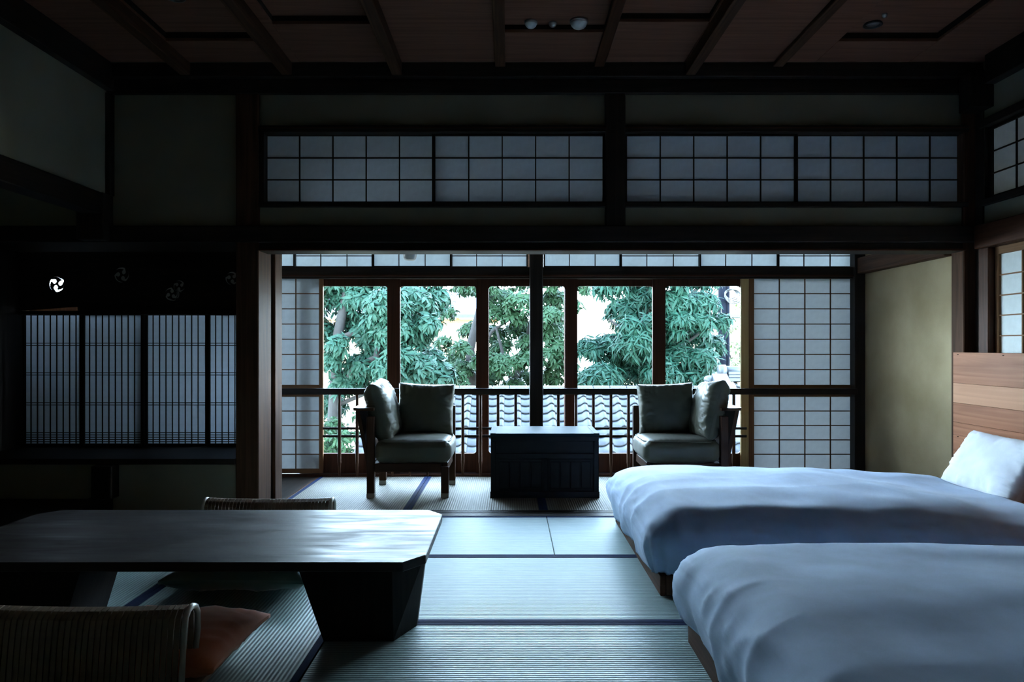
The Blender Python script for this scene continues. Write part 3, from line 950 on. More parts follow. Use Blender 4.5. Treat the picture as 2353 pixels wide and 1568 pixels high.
def zaisu(yback, dirn, label, xl=-1.685, xr=-0.985, ztop=0.306, group='woven legless chairs at the low table'):
    """dirn +1: the sitter looks away from the viewer. The back is a hook of cane strips"""
    th = thing('legless_chair', ((xl + xr) / 2, yback, 0), label, 'chair', group)
    # profile in (y, z): rises behind, rolls over forward and hangs down a little
    prof = [(-0.03, 0.0), (-0.02, 0.10), (-0.008, 0.20), (0.0, ztop - 0.055), (0.008, ztop - 0.022), (0.028, ztop - 0.004), (0.055, ztop), (0.082, ztop - 0.010), (0.098, ztop - 0.035), (0.10, ztop - 0.09), (0.085, ztop - 0.15)]
    n = 35
    wst = (xr - xl - 0.02) / n
    tk = 0.006
    V, Fc = [], []
    for s in (0, 1):
        for w_ in (-0.5, 0.5):
            for i, (y, z) in enumerate(prof):
                a = Vector(prof[max(i - 1, 0)]); b = Vector(prof[min(i + 1, len(prof) - 1)])
                tn = (b - a).normalized()
                nn = Vector((-tn.y, tn.x))
                V.append((w_ * wst * 0.80, dirn * (y + nn.x * tk * s), z + nn.y * tk * s))
    m_ = len(prof)
    for i in range(m_ - 1):
        for (p, q) in ((0, 1), (1, 3), (3, 2), (2, 0)):
            Fc.append((p * m_ + i, p * m_ + i + 1, q * m_ + i + 1, q * m_ + i))
    Fc += [(0, m_, 3 * m_, 2 * m_), (m_ - 1, 2 * m_ - 1, 4 * m_ - 1, 3 * m_ - 1)]
    me = bpy.data.meshes.new('cane_strip')
    me.from_pydata(V, [], Fc)
    bm = bmesh.new(); bm.from_mesh(me); bmesh.ops.recalc_face_normals(bm, faces=bm.faces); bm.to_mesh(me); bm.free()
    me.materials.append(CANE)
    for k in range(n):
        x = xl + 0.01 + (k + 0.5) * wst
        dip = -0.008 * (1 - ((k + 0.5) / n * 2 - 1) ** 2)
        link_mesh('cane_strip', me, (x, yback, dip), th)
    for x in (xl, xr):
        tube('side_frame', [(x, yback + dirn * (y + 0.003), max(z, 0.011)) for y, z in prof], 0.010, RIM, th, 8)
    for (y, z) in ((-0.005, 0.20), (0.012, ztop - 0.032), (0.072, ztop - 0.018), (0.088, ztop - 0.135), (-0.022, 0.06)):
        tube('cross_cane', [(xl + (xr - xl) * i / 8, yback + dirn * (y + 0.012), z - 0.008 * (1 - (i / 4 - 1) ** 2)) for i in range(9)], 0.006, CANE, th, 6)
    box('seat_base', xl, xr, min(yback, yback + dirn * 0.46), max(yback, yback + dirn * 0.46), 0.003, 0.022, CANE, th, 0.004)
    return th


zaisu(2.335, 1, 'woven cane legless chair with the rust cushion', -1.73, -1.035)
zaisu(4.13, -1, 'woven cane legless chair across the table with the dark green cushion')
cu1 = soft('floor_cushion', 0.62, 0.50, 0.13, 0.05, 0.02, RUST, None, Matrix.Translation((-1.265, 2.66, 0.092)) @ Matrix.Rotation(R(-3), 4, 'Z'), 24, 3, 0.006, 0.05)
tag(cu1, 'rust-brown floor cushion on the woven legless chair', 'cushion')
cu2 = soft('floor_cushion', 0.66, 0.60, 0.15, 0.05, 0.02, GREENC, None, Matrix.Translation((-1.25, 3.60, 0.090)), 24, 9, 0.007, 0.05)
tag(cu2, 'dark green floor cushion under the far side of the table', 'cushion')

# ================================================================== VERANDA ARMCHAIRS
def armchair(sg, xs, label):
    """sg = 1: back on the left; -1 mirrored. xs: x of the open front edge side"""
    def X(x): return xs + sg * x                         # local x: 0 at the back post, 0.6 at the open end
    yn, yf = 5.585, 6.17
    th = thing('armchair', (X(0.3), (yn + yf) / 2, 0), label, 'chair', 'veranda armchairs')
    cw = CHAIRW
    # legs
    for lx, ly, h in ((0.0, yn, 0.62), (0.565, yn, 0.235), (0.0, yf - 0.05, 0.62), (0.575, yf - 0.05, 0.645)):
        lg = box('leg', X(lx), X(lx + 0.058), ly, ly + 0.056, 0.001, h, cw['z'], th, 0.004)
        box('leg_foot', X(lx - 0.001), X(lx + 0.059), ly - 0.001, ly + 0.057, 0.0, 0.036, FOOT, lg, 0.002)
    box('seat_rail', X(0.058), X(0.565), yn + 0.008, yn + 0.04, 0.195, 0.262, cw['x'], th, 0.004)
    box('seat_rail', X(0.058), X(0.575), yf - 0.046, yf - 0.014, 0.195, 0.262, cw['x'], th, 0.004)
    box('seat_rail', X(0.012), X(0.044), yn + 0.056, yf - 0.05, 0.195, 0.262, cw['y'], th, 0.004)
    box('seat_rail', X(0.58), X(0.612), yn + 0.056, yf - 0.05, 0.195, 0.262, cw['y'], th, 0.004)
    box('seat_board', X(0.044), X(0.58), yn + 0.04, yf - 0.046, 0.235, 0.258, cw['x'], th, 0.001)
    # raked back: splayed panel with a rounded cap rail
    v = []
    for (x0, x1, z) in ((0.0, 0.03, 0.235), (-0.085, -0.055, 0.66)):
        v += [(X(x0), yn + 0.012, z), (X(x1), yn + 0.012, z), (X(x1), yf - 0.005, z), (X(x0), yf - 0.005, z)]
    mk('back_panel', v, [(0, 1, 2, 3), (4, 5, 6, 7), (0, 1, 5, 4), (1, 2, 6, 5), (2, 3, 7, 6), (3, 0, 4, 7)], cw['z'], th)
    bm = bmesh.new()
    cap = []
    ym = (yn + yf) / 2
    for i in range(13):
        a = R(90 + 180 * i / 12)
        cap.append((-0.055 + 0.055 * math.cos(a) * 1.0, yn + 0.035 + 0.0 + 0.0))
    outer_ = [(0.055, yn - 0.005), (-0.06, yn - 0.005), (-0.10, yn + 0.018), (-0.115, yn + 0.06), (-0.115, yf - 0.04), (-0.09, yf), (0.055, yf), (0.055, yf - 0.06), (-0.02, yf - 0.06), (-0.03, yn + 0.10), (0.055, yn + 0.055)]
    n_ = len(outer_)
    vv = [(X(x), y, 0.662) for x, y in outer_] + [(X(x), y, 0.684) for x, y in outer_]
    ff = [tuple(range(n_))[::-1], tuple(range(n_, 2 * n_))] + [(i, (i + 1) % n_, n_ + (i + 1) % n_, n_ + i) for i in range(n_)]
    bm.free()
    mk('back_cap_rail', vv, ff, cw['y'], th)
    # side arm along the window
    box('arm_rail', X(0.055), X(0.635), yf - 0.06, yf + 0.002, 0.640, 0.660, cw['x'], th, 0.005)
    for lx in (0.16, 0.30, 0.44):
        box('arm_spindle', X(lx), X(lx + 0.03), yf - 0.042, yf - 0.02, 0.262, 0.640, cw['z'], th, 0.002)
    for z in (0.39, 0.52):
        box('arm_slat', X(0.058), X(0.575), yf - 0.038, yf - 0.026, z, z + 0.022, cw['x'], th, 0.002)
    # cushions
    M = Matrix.Translation((X(0.352), (yn + yf) / 2 - 0.025, 0.349))
    if sg < 0: M = M @ Matrix.Scale(-1, 4, (1, 0, 0))
    sc_ = soft('seat_cushion', 0.57, 0.57, 0.165, 0.05, 0.022, OLIVE, None, M, 26, 1 + sg, 0.004)
    tag(sc_, 'thick olive seat cushion of the armchair ' + ('by the narrow screen' if sg > 0 else 'behind the far bed'), 'cushion')
    pp = []
    for i in range(40):
        a = 2 * math.pi * i / 40
        e = 6
        cx_, sx_ = math.cos(a), math.sin(a)
        k = (abs(cx_) ** e + abs(sx_) ** e) ** (-1 / e)
        pp.append((M @ Vector((0.278 * cx_ * k, 0.278 * sx_ * k, 0.077))))
    tube('piping', pp, 0.005, OLIVE, sc_, 6, True)
    return th, X, yn, yf


DL = 'wooden veranda armchair at the window, raked back toward the narrow screen'
th, X, yn, yf = armchair(1, -1.09, 'wooden armchair beside the narrow paper screen, raked back and feet in felt')
Mb = Matrix.Translation((X(0.080), 5.87, 0.648)) @ Matrix.Rotation(R(-15), 4, 'Y') @ Matrix.Rotation(R(90), 4, 'Y') @ Matrix.Rotation(R(3), 4, 'Z')
c = soft('back_cushion', 0.47, 0.50, 0.22, 0.05, 0.02, OLIVE, None, Mb, 34, 21, 0.015, 0.05)
tag(c, 'olive cushion slumped on the raked back of the armchair by the narrow screen', 'cushion')
Mb = Matrix.Translation((X(0.400), yf - 0.135, 0.640)) @ Matrix.Rotation(R(-8), 4, 'X') @ Matrix.Rotation(R(90), 4, 'X') @ Matrix.Rotation(R(-2), 4, 'Z')
c = soft('arm_cushion', 0.465, 0.42, 0.17, 0.05, 0.02, OLIVE, None, Mb, 34, 33, 0.013, 0.05)
tag(c, 'upright olive cushion against the window arm of the armchair by the narrow screen', 'cushion')

th, X, yn, yf = armchair(-1, 1.66, 'wooden armchair between the black chest and the beige end wall')
Mb = Matrix.Translation((X(0.080), 5.86, 0.648)) @ Matrix.Rotation(R(14), 4, 'Y') @ Matrix.Rotation(R(90), 4, 'Y') @ Matrix.Rotation(R(-4), 4, 'Z')
c = soft('back_cushion', 0.47, 0.48, 0.22, 0.05, 0.02, OLIVE, None, Mb, 34, 41, 0.015, 0.05)
tag(c, 'olive cushion slumped on the raked back of the armchair behind the far bed', 'cushion')
Mb = Matrix.Translation((X(0.380), yf - 0.135, 0.640)) @ Matrix.Rotation(R(-8), 4, 'X') @ Matrix.Rotation(R(90), 4, 'X') @ Matrix.Rotation(R(2), 4, 'Z')
c = soft('arm_cushion', 0.465, 0.42, 0.17, 0.05, 0.02, OLIVE, None, Mb, 34, 57, 0.013, 0.05)
tag(c, 'upright olive cushion against the window arm of the armchair behind the far bed', 'cushion')

# ================================================================== BLACK CHEST
yc0, yc1 = 5.585, 6.10
cx0, cx1 = PX(1127, yc0), PX(1377, yc0)
ch = thing('chest', ((cx0 + cx1) / 2, (yc0 + yc1) / 2, 0), 'black wooden chest with slatted front between two armchairs', 'chest')
box('chest_body', cx0 + 0.012, cx1 - 0.012, yc0 + 0.024, yc1 - 0.005, 0.006, 0.466, CHESTW['x'], ch, 0.002)
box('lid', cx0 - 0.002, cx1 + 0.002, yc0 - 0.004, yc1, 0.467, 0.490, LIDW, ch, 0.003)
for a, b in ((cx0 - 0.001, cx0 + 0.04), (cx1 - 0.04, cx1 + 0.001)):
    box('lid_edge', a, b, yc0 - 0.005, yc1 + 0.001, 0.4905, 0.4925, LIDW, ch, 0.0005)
box('plinth', cx0 - 0.003, cx1 + 0.003, yc0, yc0 + 0.03, 0.0, 0.048, CHESTW['x'], ch, 0.003)
box('top_rail', cx0 + 0.002, cx1 - 0.002, yc0 + 0.008, yc0 + 0.024, 0.43, 0.466, CHESTW['x'], ch, 0.002)
for a, b in ((cx0 + 0.002, cx0 + 0.04), (cx1 - 0.04, cx1 - 0.002)):
    box('corner_stile', a, b, yc0 + 0.008, yc0 + 0.024, 0.048, 0.43, CHESTW['z'], ch, 0.002)
xm = cx0 + 0.405
box('middle_stile', xm, xm + 0.03, yc0 + 0.010, yc0 + 0.024, 0.048, 0.30, CHESTW['z'], ch, 0.002)
box('middle_rail', cx0 + 0.04, cx1 - 0.04, yc0 + 0.010, yc0 + 0.024, 0.30, 0.335, CHESTW['x'], ch, 0.002)
for a, b in ((cx0 + 0.06, xm - 0.015), (xm + 0.045, cx1 - 0.06)):
    box('panel_frame', a, b, yc0 + 0.014, yc0 + 0.024, 0.274, 0.292, CHESTW['x'], ch, 0.001)
    box('panel_frame', a, b, yc0 + 0.014, yc0 + 0.024, 0.056, 0.07, CHESTW['x'], ch, 0.001)
    n_ = 4
    for k in range(n_):
        w_ = (b - a) / n_
        box('front_slat', a + k * w_ + 0.004, a + (k + 1) * w_ - 0.004, yc0 + 0.016, yc0 + 0.024, 0.071, 0.273, CHESTW['z'], ch, 0.002)

# ================================================================== BEDS
def duvet(name, X0, X1, Y0, Y1, zt, drop, label, seed, puff, group, head_dip=0.07):
    r = 0.13
    nx, ny = 150, 120
    Lx, Ly = X1 - X0, Y1 - Y0
    smin, smax = -drop, Lx
    tmin, tmax = -drop, Ly + drop
    V, Fc = [], []

    def fall(o):
        # distance along the cloth -> (outward, downward)
        arc = r * math.pi / 2
        if o <= 0: return 0.0, 0.0
        if o < arc:
            a = o / r
            return r * math.sin(a), r * (1 - math.cos(a))
        return r, r + (o - arc)
    for i in range(nx + 1):
        s = smin + (smax - smin) * i / nx
        for j in range(ny + 1):
            t_ = tmin + (tmax - tmin) * j / ny
            # start of the rounding lies r inside the bed edge
            ox = max(0.0, r * 0.75 - s) if s < r * 0.75 else 0.0
            if t_ < r * 0.75: oy, sy = r * 0.75 - t_, -1
            elif t_ > Ly - r * 0.75: oy, sy = t_ - (Ly - r * 0.75), 1
            else: oy, sy = 0.0, 0
            bxx = X0 + max(s, r * 0.75)
            byy = Y0 + min(max(t_, r * 0.75), Ly - r * 0.75)
            o = math.hypot(ox, oy)
            mo = drop + r * 0.75
            if o > mo: o2 = mo
            else: o2 = o
            ph = math.atan2(oy, ox)
            ho, dv = fall(o2)
            hang = min(1, o2 / mo)
            # gathers at the corner and soft waves along the hems
            gx = ho * math.cos(ph) if ox > 0 else 0
            gy = ho * math.sin(ph) * (sy if sy else 0)
            nxv = -math.cos(ph) if o2 > 0 else 0
            nyv = math.sin(ph) * sy if o2 > 0 else 0
            run = (s if oy > ox else t_)
            corner = math.sin(2 * ph) if (ox > 0 and oy > 0) else 0
            wob = hang ** 1.5 * (0.012 * math.sin(9 * run + 3 * noise.noise(Vector((run * 2, seed, 0)))) + 0.010 * corner * math.sin(17 * ph + seed) + 0.005 * math.sin(38 * run + 5 * noise.noise(Vector((run * 3, seed, 2)))) * (0.3 + corner))
            bul = 0.045 * math.sin(math.pi * min(1, o2 / mo)) * (1 if o2 > 0 else 0)
            x = bxx - gx + nxv * (bul + wob)
            y = byy + gy + nyv * (bul + wob)
            z = zt - dv
            top = 1 - hang
            P = Vector((x * 1.0, y * 1.0, seed))
            lump = noise.noise(P * 1.6) * 0.9 + noise.noise(P * 3.6 + Vector((5, 1, 0))) * 0.45
            f = max(0.0, 1 - (abs(2 * (y - Y0) / Ly - 1)) ** 4)
            z += top * (puff * (0.55 + 0.45 * f) + 0.034 * lump)
            # long creases near the rims and across the top
            q = Vector((x * 0.8 + 0.5 * y, y * 2.6 - x * 0.7, seed * 2.0))
            rdg = 1 - abs(noise.noise(q * 1.2))
            q2 = Vector((x * 9, y * 3 + z * 3, seed * 3.0))
            rdg2 = 1 - abs(noise.noise(q2))
            cre = 0.010 * (rdg ** 3 - 0.4) * (0.35 + hang) + 0.008 * (rdg2 ** 4 - 0.3) * (0.1 + 1.2 * hang)
            band = math.exp(-((o2 - 0.14) / 0.09) ** 2) if o2 > 0 else 0.0
            tuck = 1 - abs(noise.noise(Vector((x * 2.6 + y * 2.6, o2 * 26, seed + 9.0)) + 0.5 * noise.noise_vector(Vector((x * 4, y * 4, seed)))))
            cre += 0.0065 * band * (tuck ** 3 - 0.4)
            z += cre * (0.6 + 0.4 * top)
            x += nxv * cre * 1.6; y += nyv * cre * 1.6
            # thinner toward the pillow
            hd = max(0.0, (x - (X1 - 0.95)) / 0.95)
            z -= head_dip * (hd * hd * (3 - 2 * hd)) * top
            V.append((x, y, max(z, 0.098)))
    for i in range(nx):
        for j in range(ny):
            a = i * (ny + 1) + j
            Fc.append((a, a + 1, a + ny + 2, a + ny + 1))
    o = mk(name, V, Fc, DUVET, None, True)
    sol = o.modifiers.new('thickness', 'SOLIDIFY'); sol.thickness = 0.012; sol.offset = -1
    tag(o, label, 'duvet', group)
    return o


def bed(Y0, Y1, label, dl, seed, zt, puff, dip):
    X0, X1 = 0.718, 2.95
    b = thing('bed', ((X0 + X1) / 2, (Y0 + Y1) / 2, 0), label, 'bed', 'twin low beds')
    box('side_board', X0, X1, Y0, Y0 + 0.028, 0.0, 0.094, BROWN['x'], b, 0.003)
    box('side_board', X0, X1, Y1 - 0.028, Y1, 0.0, 0.094, BROWN['x'], b, 0.003)
    box('foot_board', X0 - 0.026, X0 - 0.0005, Y0, Y1, 0.0, 0.094, BROWN['y'], b, 0.003)
    box('slat_base', X0 + 0.02, X1, Y0 + 0.028, Y1 - 0.028, 0.02, 0.075, BROWN['x'], b, 0.001)
    M = Matrix.Translation(((X0 + X1) / 2 + 0.02, (Y0 + Y1) / 2, 0.165))
    soft('mattress', X1 - X0 - 0.06, Y1 - Y0 - 0.10, 0.18, 0.05, 0.01, PILLOWM, b, M, 14, seed, 0.001)
    duvet('duvet', X0 - 0.02, X1 - 0.31, Y0 + 0.03, Y1 - 0.01, zt, 0.20, dl, seed, puff, 'duvets', dip)
    return b


bed(3.39, 4.83, 'low wooden bed next to the veranda', 'blue-grey duvet on the bed next to the veranda', 2, 0.318, 0.085, 0.06)
bed(1.42, 2.86, 'low wooden bed farther from the veranda', 'blue-grey duvet on the bed farther from the veranda', 6, 0.345, 0.090, 0.03)

hb = thing('headboard', (3.0, 3.1, 0), 'tall walnut plank headboard behind the beds', 'headboard')
zz = [0.06, 0.34, 0.56, 0.645, 0.775, 0.907, 1.112]
for i in range(len(zz) - 1):
    box('plank', 2.985, 3.025, 1.2, 4.955, zz[i] + 0.0006, zz[i + 1] - 0.0006, WALNUT2 if i == 4 else WALNUT, hb, 0.0012)
for y in (4.90, 4.45):
    for z in (1.095, 0.548, ):
        lathe('screw_plug', [(0.006, 0.0), (0.006, 0.004)], DARK['x'], hb, (2.984, y, z), 8)
for y in (4.8, 3.1, 1.4):
    box('headboard_batten', 3.0255, 3.06, y - 0.04, y + 0.04, 0.0, 1.0, WALNUT, hb, 0.002)

Mp = Matrix.Translation((2.80, 4.27, 0.452)) @ Matrix.Rotation(R(-2), 4, 'Z') @ Matrix.Rotation(R(-58), 4, 'Y')
pw = soft('pillow', 0.40, 0.70, 0.17, 0.06, 0.02, PILLOWM, None, Mp, 36, 5, 0.008, 0.045)
tag(pw, 'white pillow leaning on the walnut headboard', 'pillow')

# ================================================================== OUTSIDE
gr = box('ground', -40, 40, 6.9, 60, -3.6, -3.2, GROUND, None, 0)
tag(gr, 'garden earth below the veranda', 'ground', kind=S)

# tiled roof of the garden gate: pantiles on a slope facing the room
ROOF_X0, TW, TE = -2.20, 0.262, 0.232
SL = R(25)
RY, RZ = 12.0, 0.40
roof = thing('tiled_roof', (0.6, 11.0, -3.2), 'silver grey pantile roof below the veranda windows', 'roof')


def tile_mesh():
    n = 12
    prof = []
    for i in range(n + 1):
        u = i / n
        # flat trough on the left, roll on the right
        z = -0.018 * math.sin(math.pi * min(1, u / 0.62)) if u < 0.62 else 0.042 * math.sin(math.pi * (u - 0.62) / 0.38 * 0.9)
        prof.append((u * TW * 1.06, z))
    V, Fc = [], []
    for yy_, lift in ((0.0, 0.030), (TE * 1.25, -0.006)):
        for t_ in (0.0, -0.014):
            for x, z in prof: V.append((x, yy_, z + lift + t_))
    m_ = n + 1
    for i in range(n):
        Fc += [(i, i + 1, 2 * m_ + i + 1, 2 * m_ + i), (m_ + i, m_ + i + 1, 3 * m_ + i + 1, 3 * m_ + i), (i, i + 1, m_ + i + 1, m_ + i)]
    Fc += [(0, m_, 3 * m_, 2 * m_), (n, m_ + n, 3 * m_ + n, 2 * m_ + n)]
    me = bpy.data.meshes.new('roof_tile')
    me.from_pydata(V, [], Fc)
    bm = bmesh.new(); bm.from_mesh(me); bmesh.ops.recalc_face_normals(bm, faces=bm.faces); bm.to_mesh(me); bm.free()
    me.materials.append(TILE)
    for p in me.polygons: p.use_smooth = abs(p.normal.y) < 0.5
    return me


tm = tile_mesh()
NC, NR = 25, 11
for rrow in range(NR):
    for cc in range(NC):
        dist = (rrow + 1) * TE
        y = RY - dist * math.cos(SL); z = RZ - dist * math.sin(SL) + 0.012
        link_mesh('roof_tile', tm, (ROOF_X0 + cc * TW, y, z + random.uniform(-0.002, 0.002)), roof, (SL, 0, 0))
# boards under the tiles and the wall that carries them
v = []
for (d_, dz) in ((0, -0.06), (NR * TE + 0.02, -0.06)):
    y = RY - d_ * math.cos(SL); z = RZ - d_ * math.sin(SL) + dz
    v += [(ROOF_X0, y, z), (ROOF_X0 + NC * TW, y, z), (ROOF_X0 + NC * TW, y, z - 0.05), (ROOF_X0, y, z - 0.05)]
mk('roof_boarding', v, [(0, 1, 2, 3), (4, 5, 6, 7), (0, 1, 5, 4), (1, 2, 6, 5), (2, 3, 7, 6), (3, 0, 4, 7)], BROWN['x'], roof)
box('back_slope', ROOF_X0, ROOF_X0 + NC * TW, RY, RY + 0.12, -3.2, RZ, HOUSEW, roof, 0)
# ridge: a course of flat tiles with round caps
for k in range(22):
    x0 = ROOF_X0 + 0.03 + k * 0.30
    box('ridge_course', x0, x0 + 0.296, RY - 0.13, RY + 0.13, RZ - 0.02, RZ + 0.035, TILE, roof, 0.008)
ncap = 24
capm = None
for k in range(ncap):
    x0 = ROOF_X0 + 0.02 + k * 0.272
    if capm is None:
        V, Fc = [], []
        for xx, rr in ((0, 0.080), (0.25, 0.080), (0.262, 0.074)):
            for i in range(11):
                a = math.pi * i / 10
                V.append((xx, rr * math.cos(a), rr * math.sin(a)))
        for q in range(2):
            for i in range(10): Fc.append((q * 11 + i, q * 11 + i + 1, (q + 1) * 11 + i + 1, (q + 1) * 11 + i))
        Fc += [tuple(range(11)), tuple(22 + i for i in range(11))]
        capm = bpy.data.meshes.new('ridge_cap'); capm.from_pydata(V, [], Fc)
        bm = bmesh.new(); bm.from_mesh(capm); bmesh.ops.recalc_face_normals(bm, faces=bm.faces); bm.to_mesh(capm); bm.free()
        capm.materials.append(TILE)
    link_mesh('ridge_cap', capm, (x0, RY, RZ + 0.034), roof)
lathe('ridge_end', [(0.10, 0), (0.10, 0.04)], TILE, roof, (0, 0, 0), 16)
re_ = [o for o in roof.children if o.name.startswith('ridge_end')][0]
re_.rotation_euler = (0, R(90), 0); re_.location = Vector((ROOF_X0 - 0.02, RY, RZ + 0.05)) - W[roof]

# neighbouring higher roof with a descending ridge, to the right
rf2 = thing('corner_roof', (4.2, 11.0, -3.2), 'pale roof corner with a descending ridge beside the utility pole', 'roof')
yd = 11.3
# descending ridge: a slanting capped band, falling toward the room
p0 = Vector((PX(1652, yd), yd, PZ(866, yd))); p1 = Vector((PX(1705, 9.7), 9.7, PZ(985, 9.7)))
ax = (p1 - p0).normalized(); sd = Vector((1, 0, 0)); up = ax.cross(sd).normalized()
if up.z < 0: up = -up
seg_l = (p1 - p0).length
nseg = 5
for k in range(nseg):
    a = p0 + ax * (seg_l * k / nseg); b = p0 + ax * (seg_l * (k + 1) / nseg - 0.006)
    hw = 0.115
    vv = [a - sd * hw, a + sd * hw, b + sd * hw, b - sd * hw]
    vv = [q - up * 0.20 for q in vv] + [q + up * 0.05 for q in vv]
    mk('ridge_band', vv, [(0, 1, 2, 3), (4, 5, 6, 7), (0, 1, 5, 4), (1, 2, 6, 5), (2, 3, 7, 6), (3, 0, 4, 7)], TILE, rf2)
lathe('round_finial', [(0.001, 0.06), (0.05, 0.052), (0.078, 0.03), (0.085, 0.0), (0.078, -0.03), (0.05, -0.052)][::-1], TILE, rf2, (PX(1629, yd), yd - 0.02, PZ(872, yd)), 14)
# main ridge behind, going right: stacked courses with a round cap
rx0, rx1 = PX(1660, 11.6), 7.5
for i, (h0, h1, dd) in enumerate(((868, 876, 0.16), (861, 867.5, 0.15), (854, 860.5, 0.14))):
    for k in range(9):
        a = rx0 + 0.06 + k * 0.40
        box('ridge_course', a, a + 0.394, 11.6 - dd, 11.6 + dd, PZ(h1, 11.6), PZ(h0, 11.6), TILE, rf2, 0.006)
for k in range(9):
    a = rx0 + 0.03 + k * 0.40
    V, Fc = tube_data([(a, 11.6, PZ(852, 11.6)), (a + 0.39, 11.6, PZ(852, 11.6))], 0.075, 14)
    mk('ridge_cap', V, Fc, TILE, rf2, True)
lathe('ridge_end', [(0.10, 0), (0.10, 0.10)], TILE, rf2, (0, 0, 0), 18)
re_ = [o for o in rf2.children if o.name.startswith('ridge_end')][0]
re_.rotation_euler = (0, R(90), 0); re_.location = Vector((rx0 - 0.06, 11.58, PZ(853, 11.6))) - W[rf2]
for rrow in range(8):
    for cc in range(10):
        dist = rrow * TE + 0.18
        y = 11.55 - dist * math.cos(SL); z = PZ(878, 11.6) - dist * math.sin(SL)
        x = rx0 + 0.16 + cc * TW
        if x < p0.x + 0.1 + rrow * 0.02: continue
        link_mesh('roof_tile', tm, (x, y, z), rf2, (SL, 0, 0))
box('roof_wall', rx0 + 0.2, 7.5, 11.45, 11.75, -3.2, PZ(878, 11.6), HOUSEW, rf2, 0)

# ---- utility pole with a coil of cable
dp = 17.0
up_ = thing('utility_pole', (PX(1661, dp), dp, -3.2), 'dark steel utility pole with a coil of black cable', 'pole')
lathe('pole_shaft', [(0.12, 0), (0.105, 7.5)], POLE, up_, W[up_], 14)
tube('conduit', [W[up_] + Vector((0.10, -0.10, 0)), W[up_] + Vector((0.095, -0.09, 7.4))], 0.035, POLE, up_)
for k in range(4):
    cpt = Vector((PX(1679 + 2 * k, dp - 0.2), dp - 0.2, PZ(676 + 2 * k, dp - 0.2)))
    rr = 0.13 + 0.02 * k
    tube('cable_loop', [cpt + Vector((rr * math.cos(a), 0.03 * math.sin(3 * a), rr * 0.85 * math.sin(a))) for a in [2 * math.pi * i / 20 for i in range(20)]], 0.014, BLACKM, up_, 6, True)
for z in (3.1, 3.4, 3.9):
    tube('cable', [(W[up_].x, dp, z + 0.1), (9, dp + 1, z + 0.15), (14, dp + 2, z + 0.8)], 0.012, BLACKM, up_, 5)

# ---- far house
fh = thing('far_house', (-7.0, 27.0, -3.2), 'cream plaster house with orange eaves behind the trees', 'house')
box('house_wall', -14, -0.5, 26.0, 30, -3.2, PZ(742, 26), HOUSEW, fh, 0)
box('eave_beam', -14, -0.4, 25.35, 25.5, PZ(742, 25.4), PZ(734, 25.4), ORANGEW, fh, 0.01)
for k in range(17):
    x = -13.8 + k * 0.8
    box('rafter', x - 0.05, x + 0.05, 25.2, 26.0, PZ(734, 25.3), PZ(730, 25.3), ORANGEW, fh, 0.005)
v = [(-14.5, 24.9, PZ(731, 25)), (-0.2, 24.9, PZ(731, 25)), (-0.2, 28, PZ(731, 25) + 1.1), (-14.5, 28, PZ(731, 25) + 1.1)]
v = v + [(a, b, c_ + 0.12) for a, b, c_ in v]
mk('house_roof', v, [(0, 1, 2, 3), (4, 5, 6, 7), (0, 1, 5, 4), (1, 2, 6, 5), (2, 3, 7, 6), (3, 0, 4, 7)], TILE, fh)
for k in range(4):
    x = -11 + k * 3.0
    wn_ = box('house_window', x, x + 1.2, 25.95, 26.02, -1.2, 0.2, BROWN['x'], fh, 0.005)
    box('pane', x + 0.06, x + 1.14, 25.94, 25.955, -1.14, 0.14, PILLOWM, wn_, 0)
fh2 = thing('garden_wall', (8.5, 25, -3.2), 'pale garden wall far behind the utility pole', 'wall')
box('wall_face', 3.7, 20, 27.0, 27.3, -3.2, 2.2, HOUSEW, fh2, 0)
box('wall_coping', 3.65, 20.05, 26.8, 27.5, 2.2, 2.32, TILE, fh2, 0.02)


# ---- trees
def leaf_pts(L_, w_, droop):
    P = []
    for (u, ww) in ((0, 0.05), (0.3, 0.85), (0.65, 0.8), (1.0, 0.0)):
        z = -droop * u * u
        P.append(((u * L_, -ww * w_ / 2, z + 0.12 * ww * w_), (u * L_, 0, z), (u * L_, ww * w_ / 2, z + 0.12 * ww * w_)))
    return P


def spray_mesh(name, nleaf, L_, w_, droop, mat, seed):
    rnd = random.Random(seed)
    V, Fc = [], []
    for k in range(nleaf):
        a = 2 * math.pi * k / nleaf + rnd.uniform(-0.35, 0.35)
        el = rnd.uniform(-0.75, 0.35)
        l = L_ * rnd.uniform(0.75, 1.15)
        M = Matrix.Rotation(a, 4, 'Z') @ Matrix.Rotation(-el, 4, 'Y') @ Matrix.Rotation(rnd.uniform(-0.5, 0.5), 4, 'X')
        base = len(V)
        for row in leaf_pts(l, w_ * rnd.uniform(0.8, 1.15), droop * rnd.uniform(0.5, 1.3)):
            for p in row: V.append(tuple(M @ Vector((p[0] + 0.015, p[1], p[2]))))
        for r_ in range(3):
            for c_ in range(2):
                i = base + r_ * 3 + c_
                Fc.append((i, i + 1, i + 4, i + 3))
    me = bpy.data.meshes.new(name)
    me.from_pydata(V, [], Fc)
    me.materials.append(mat)
    return me


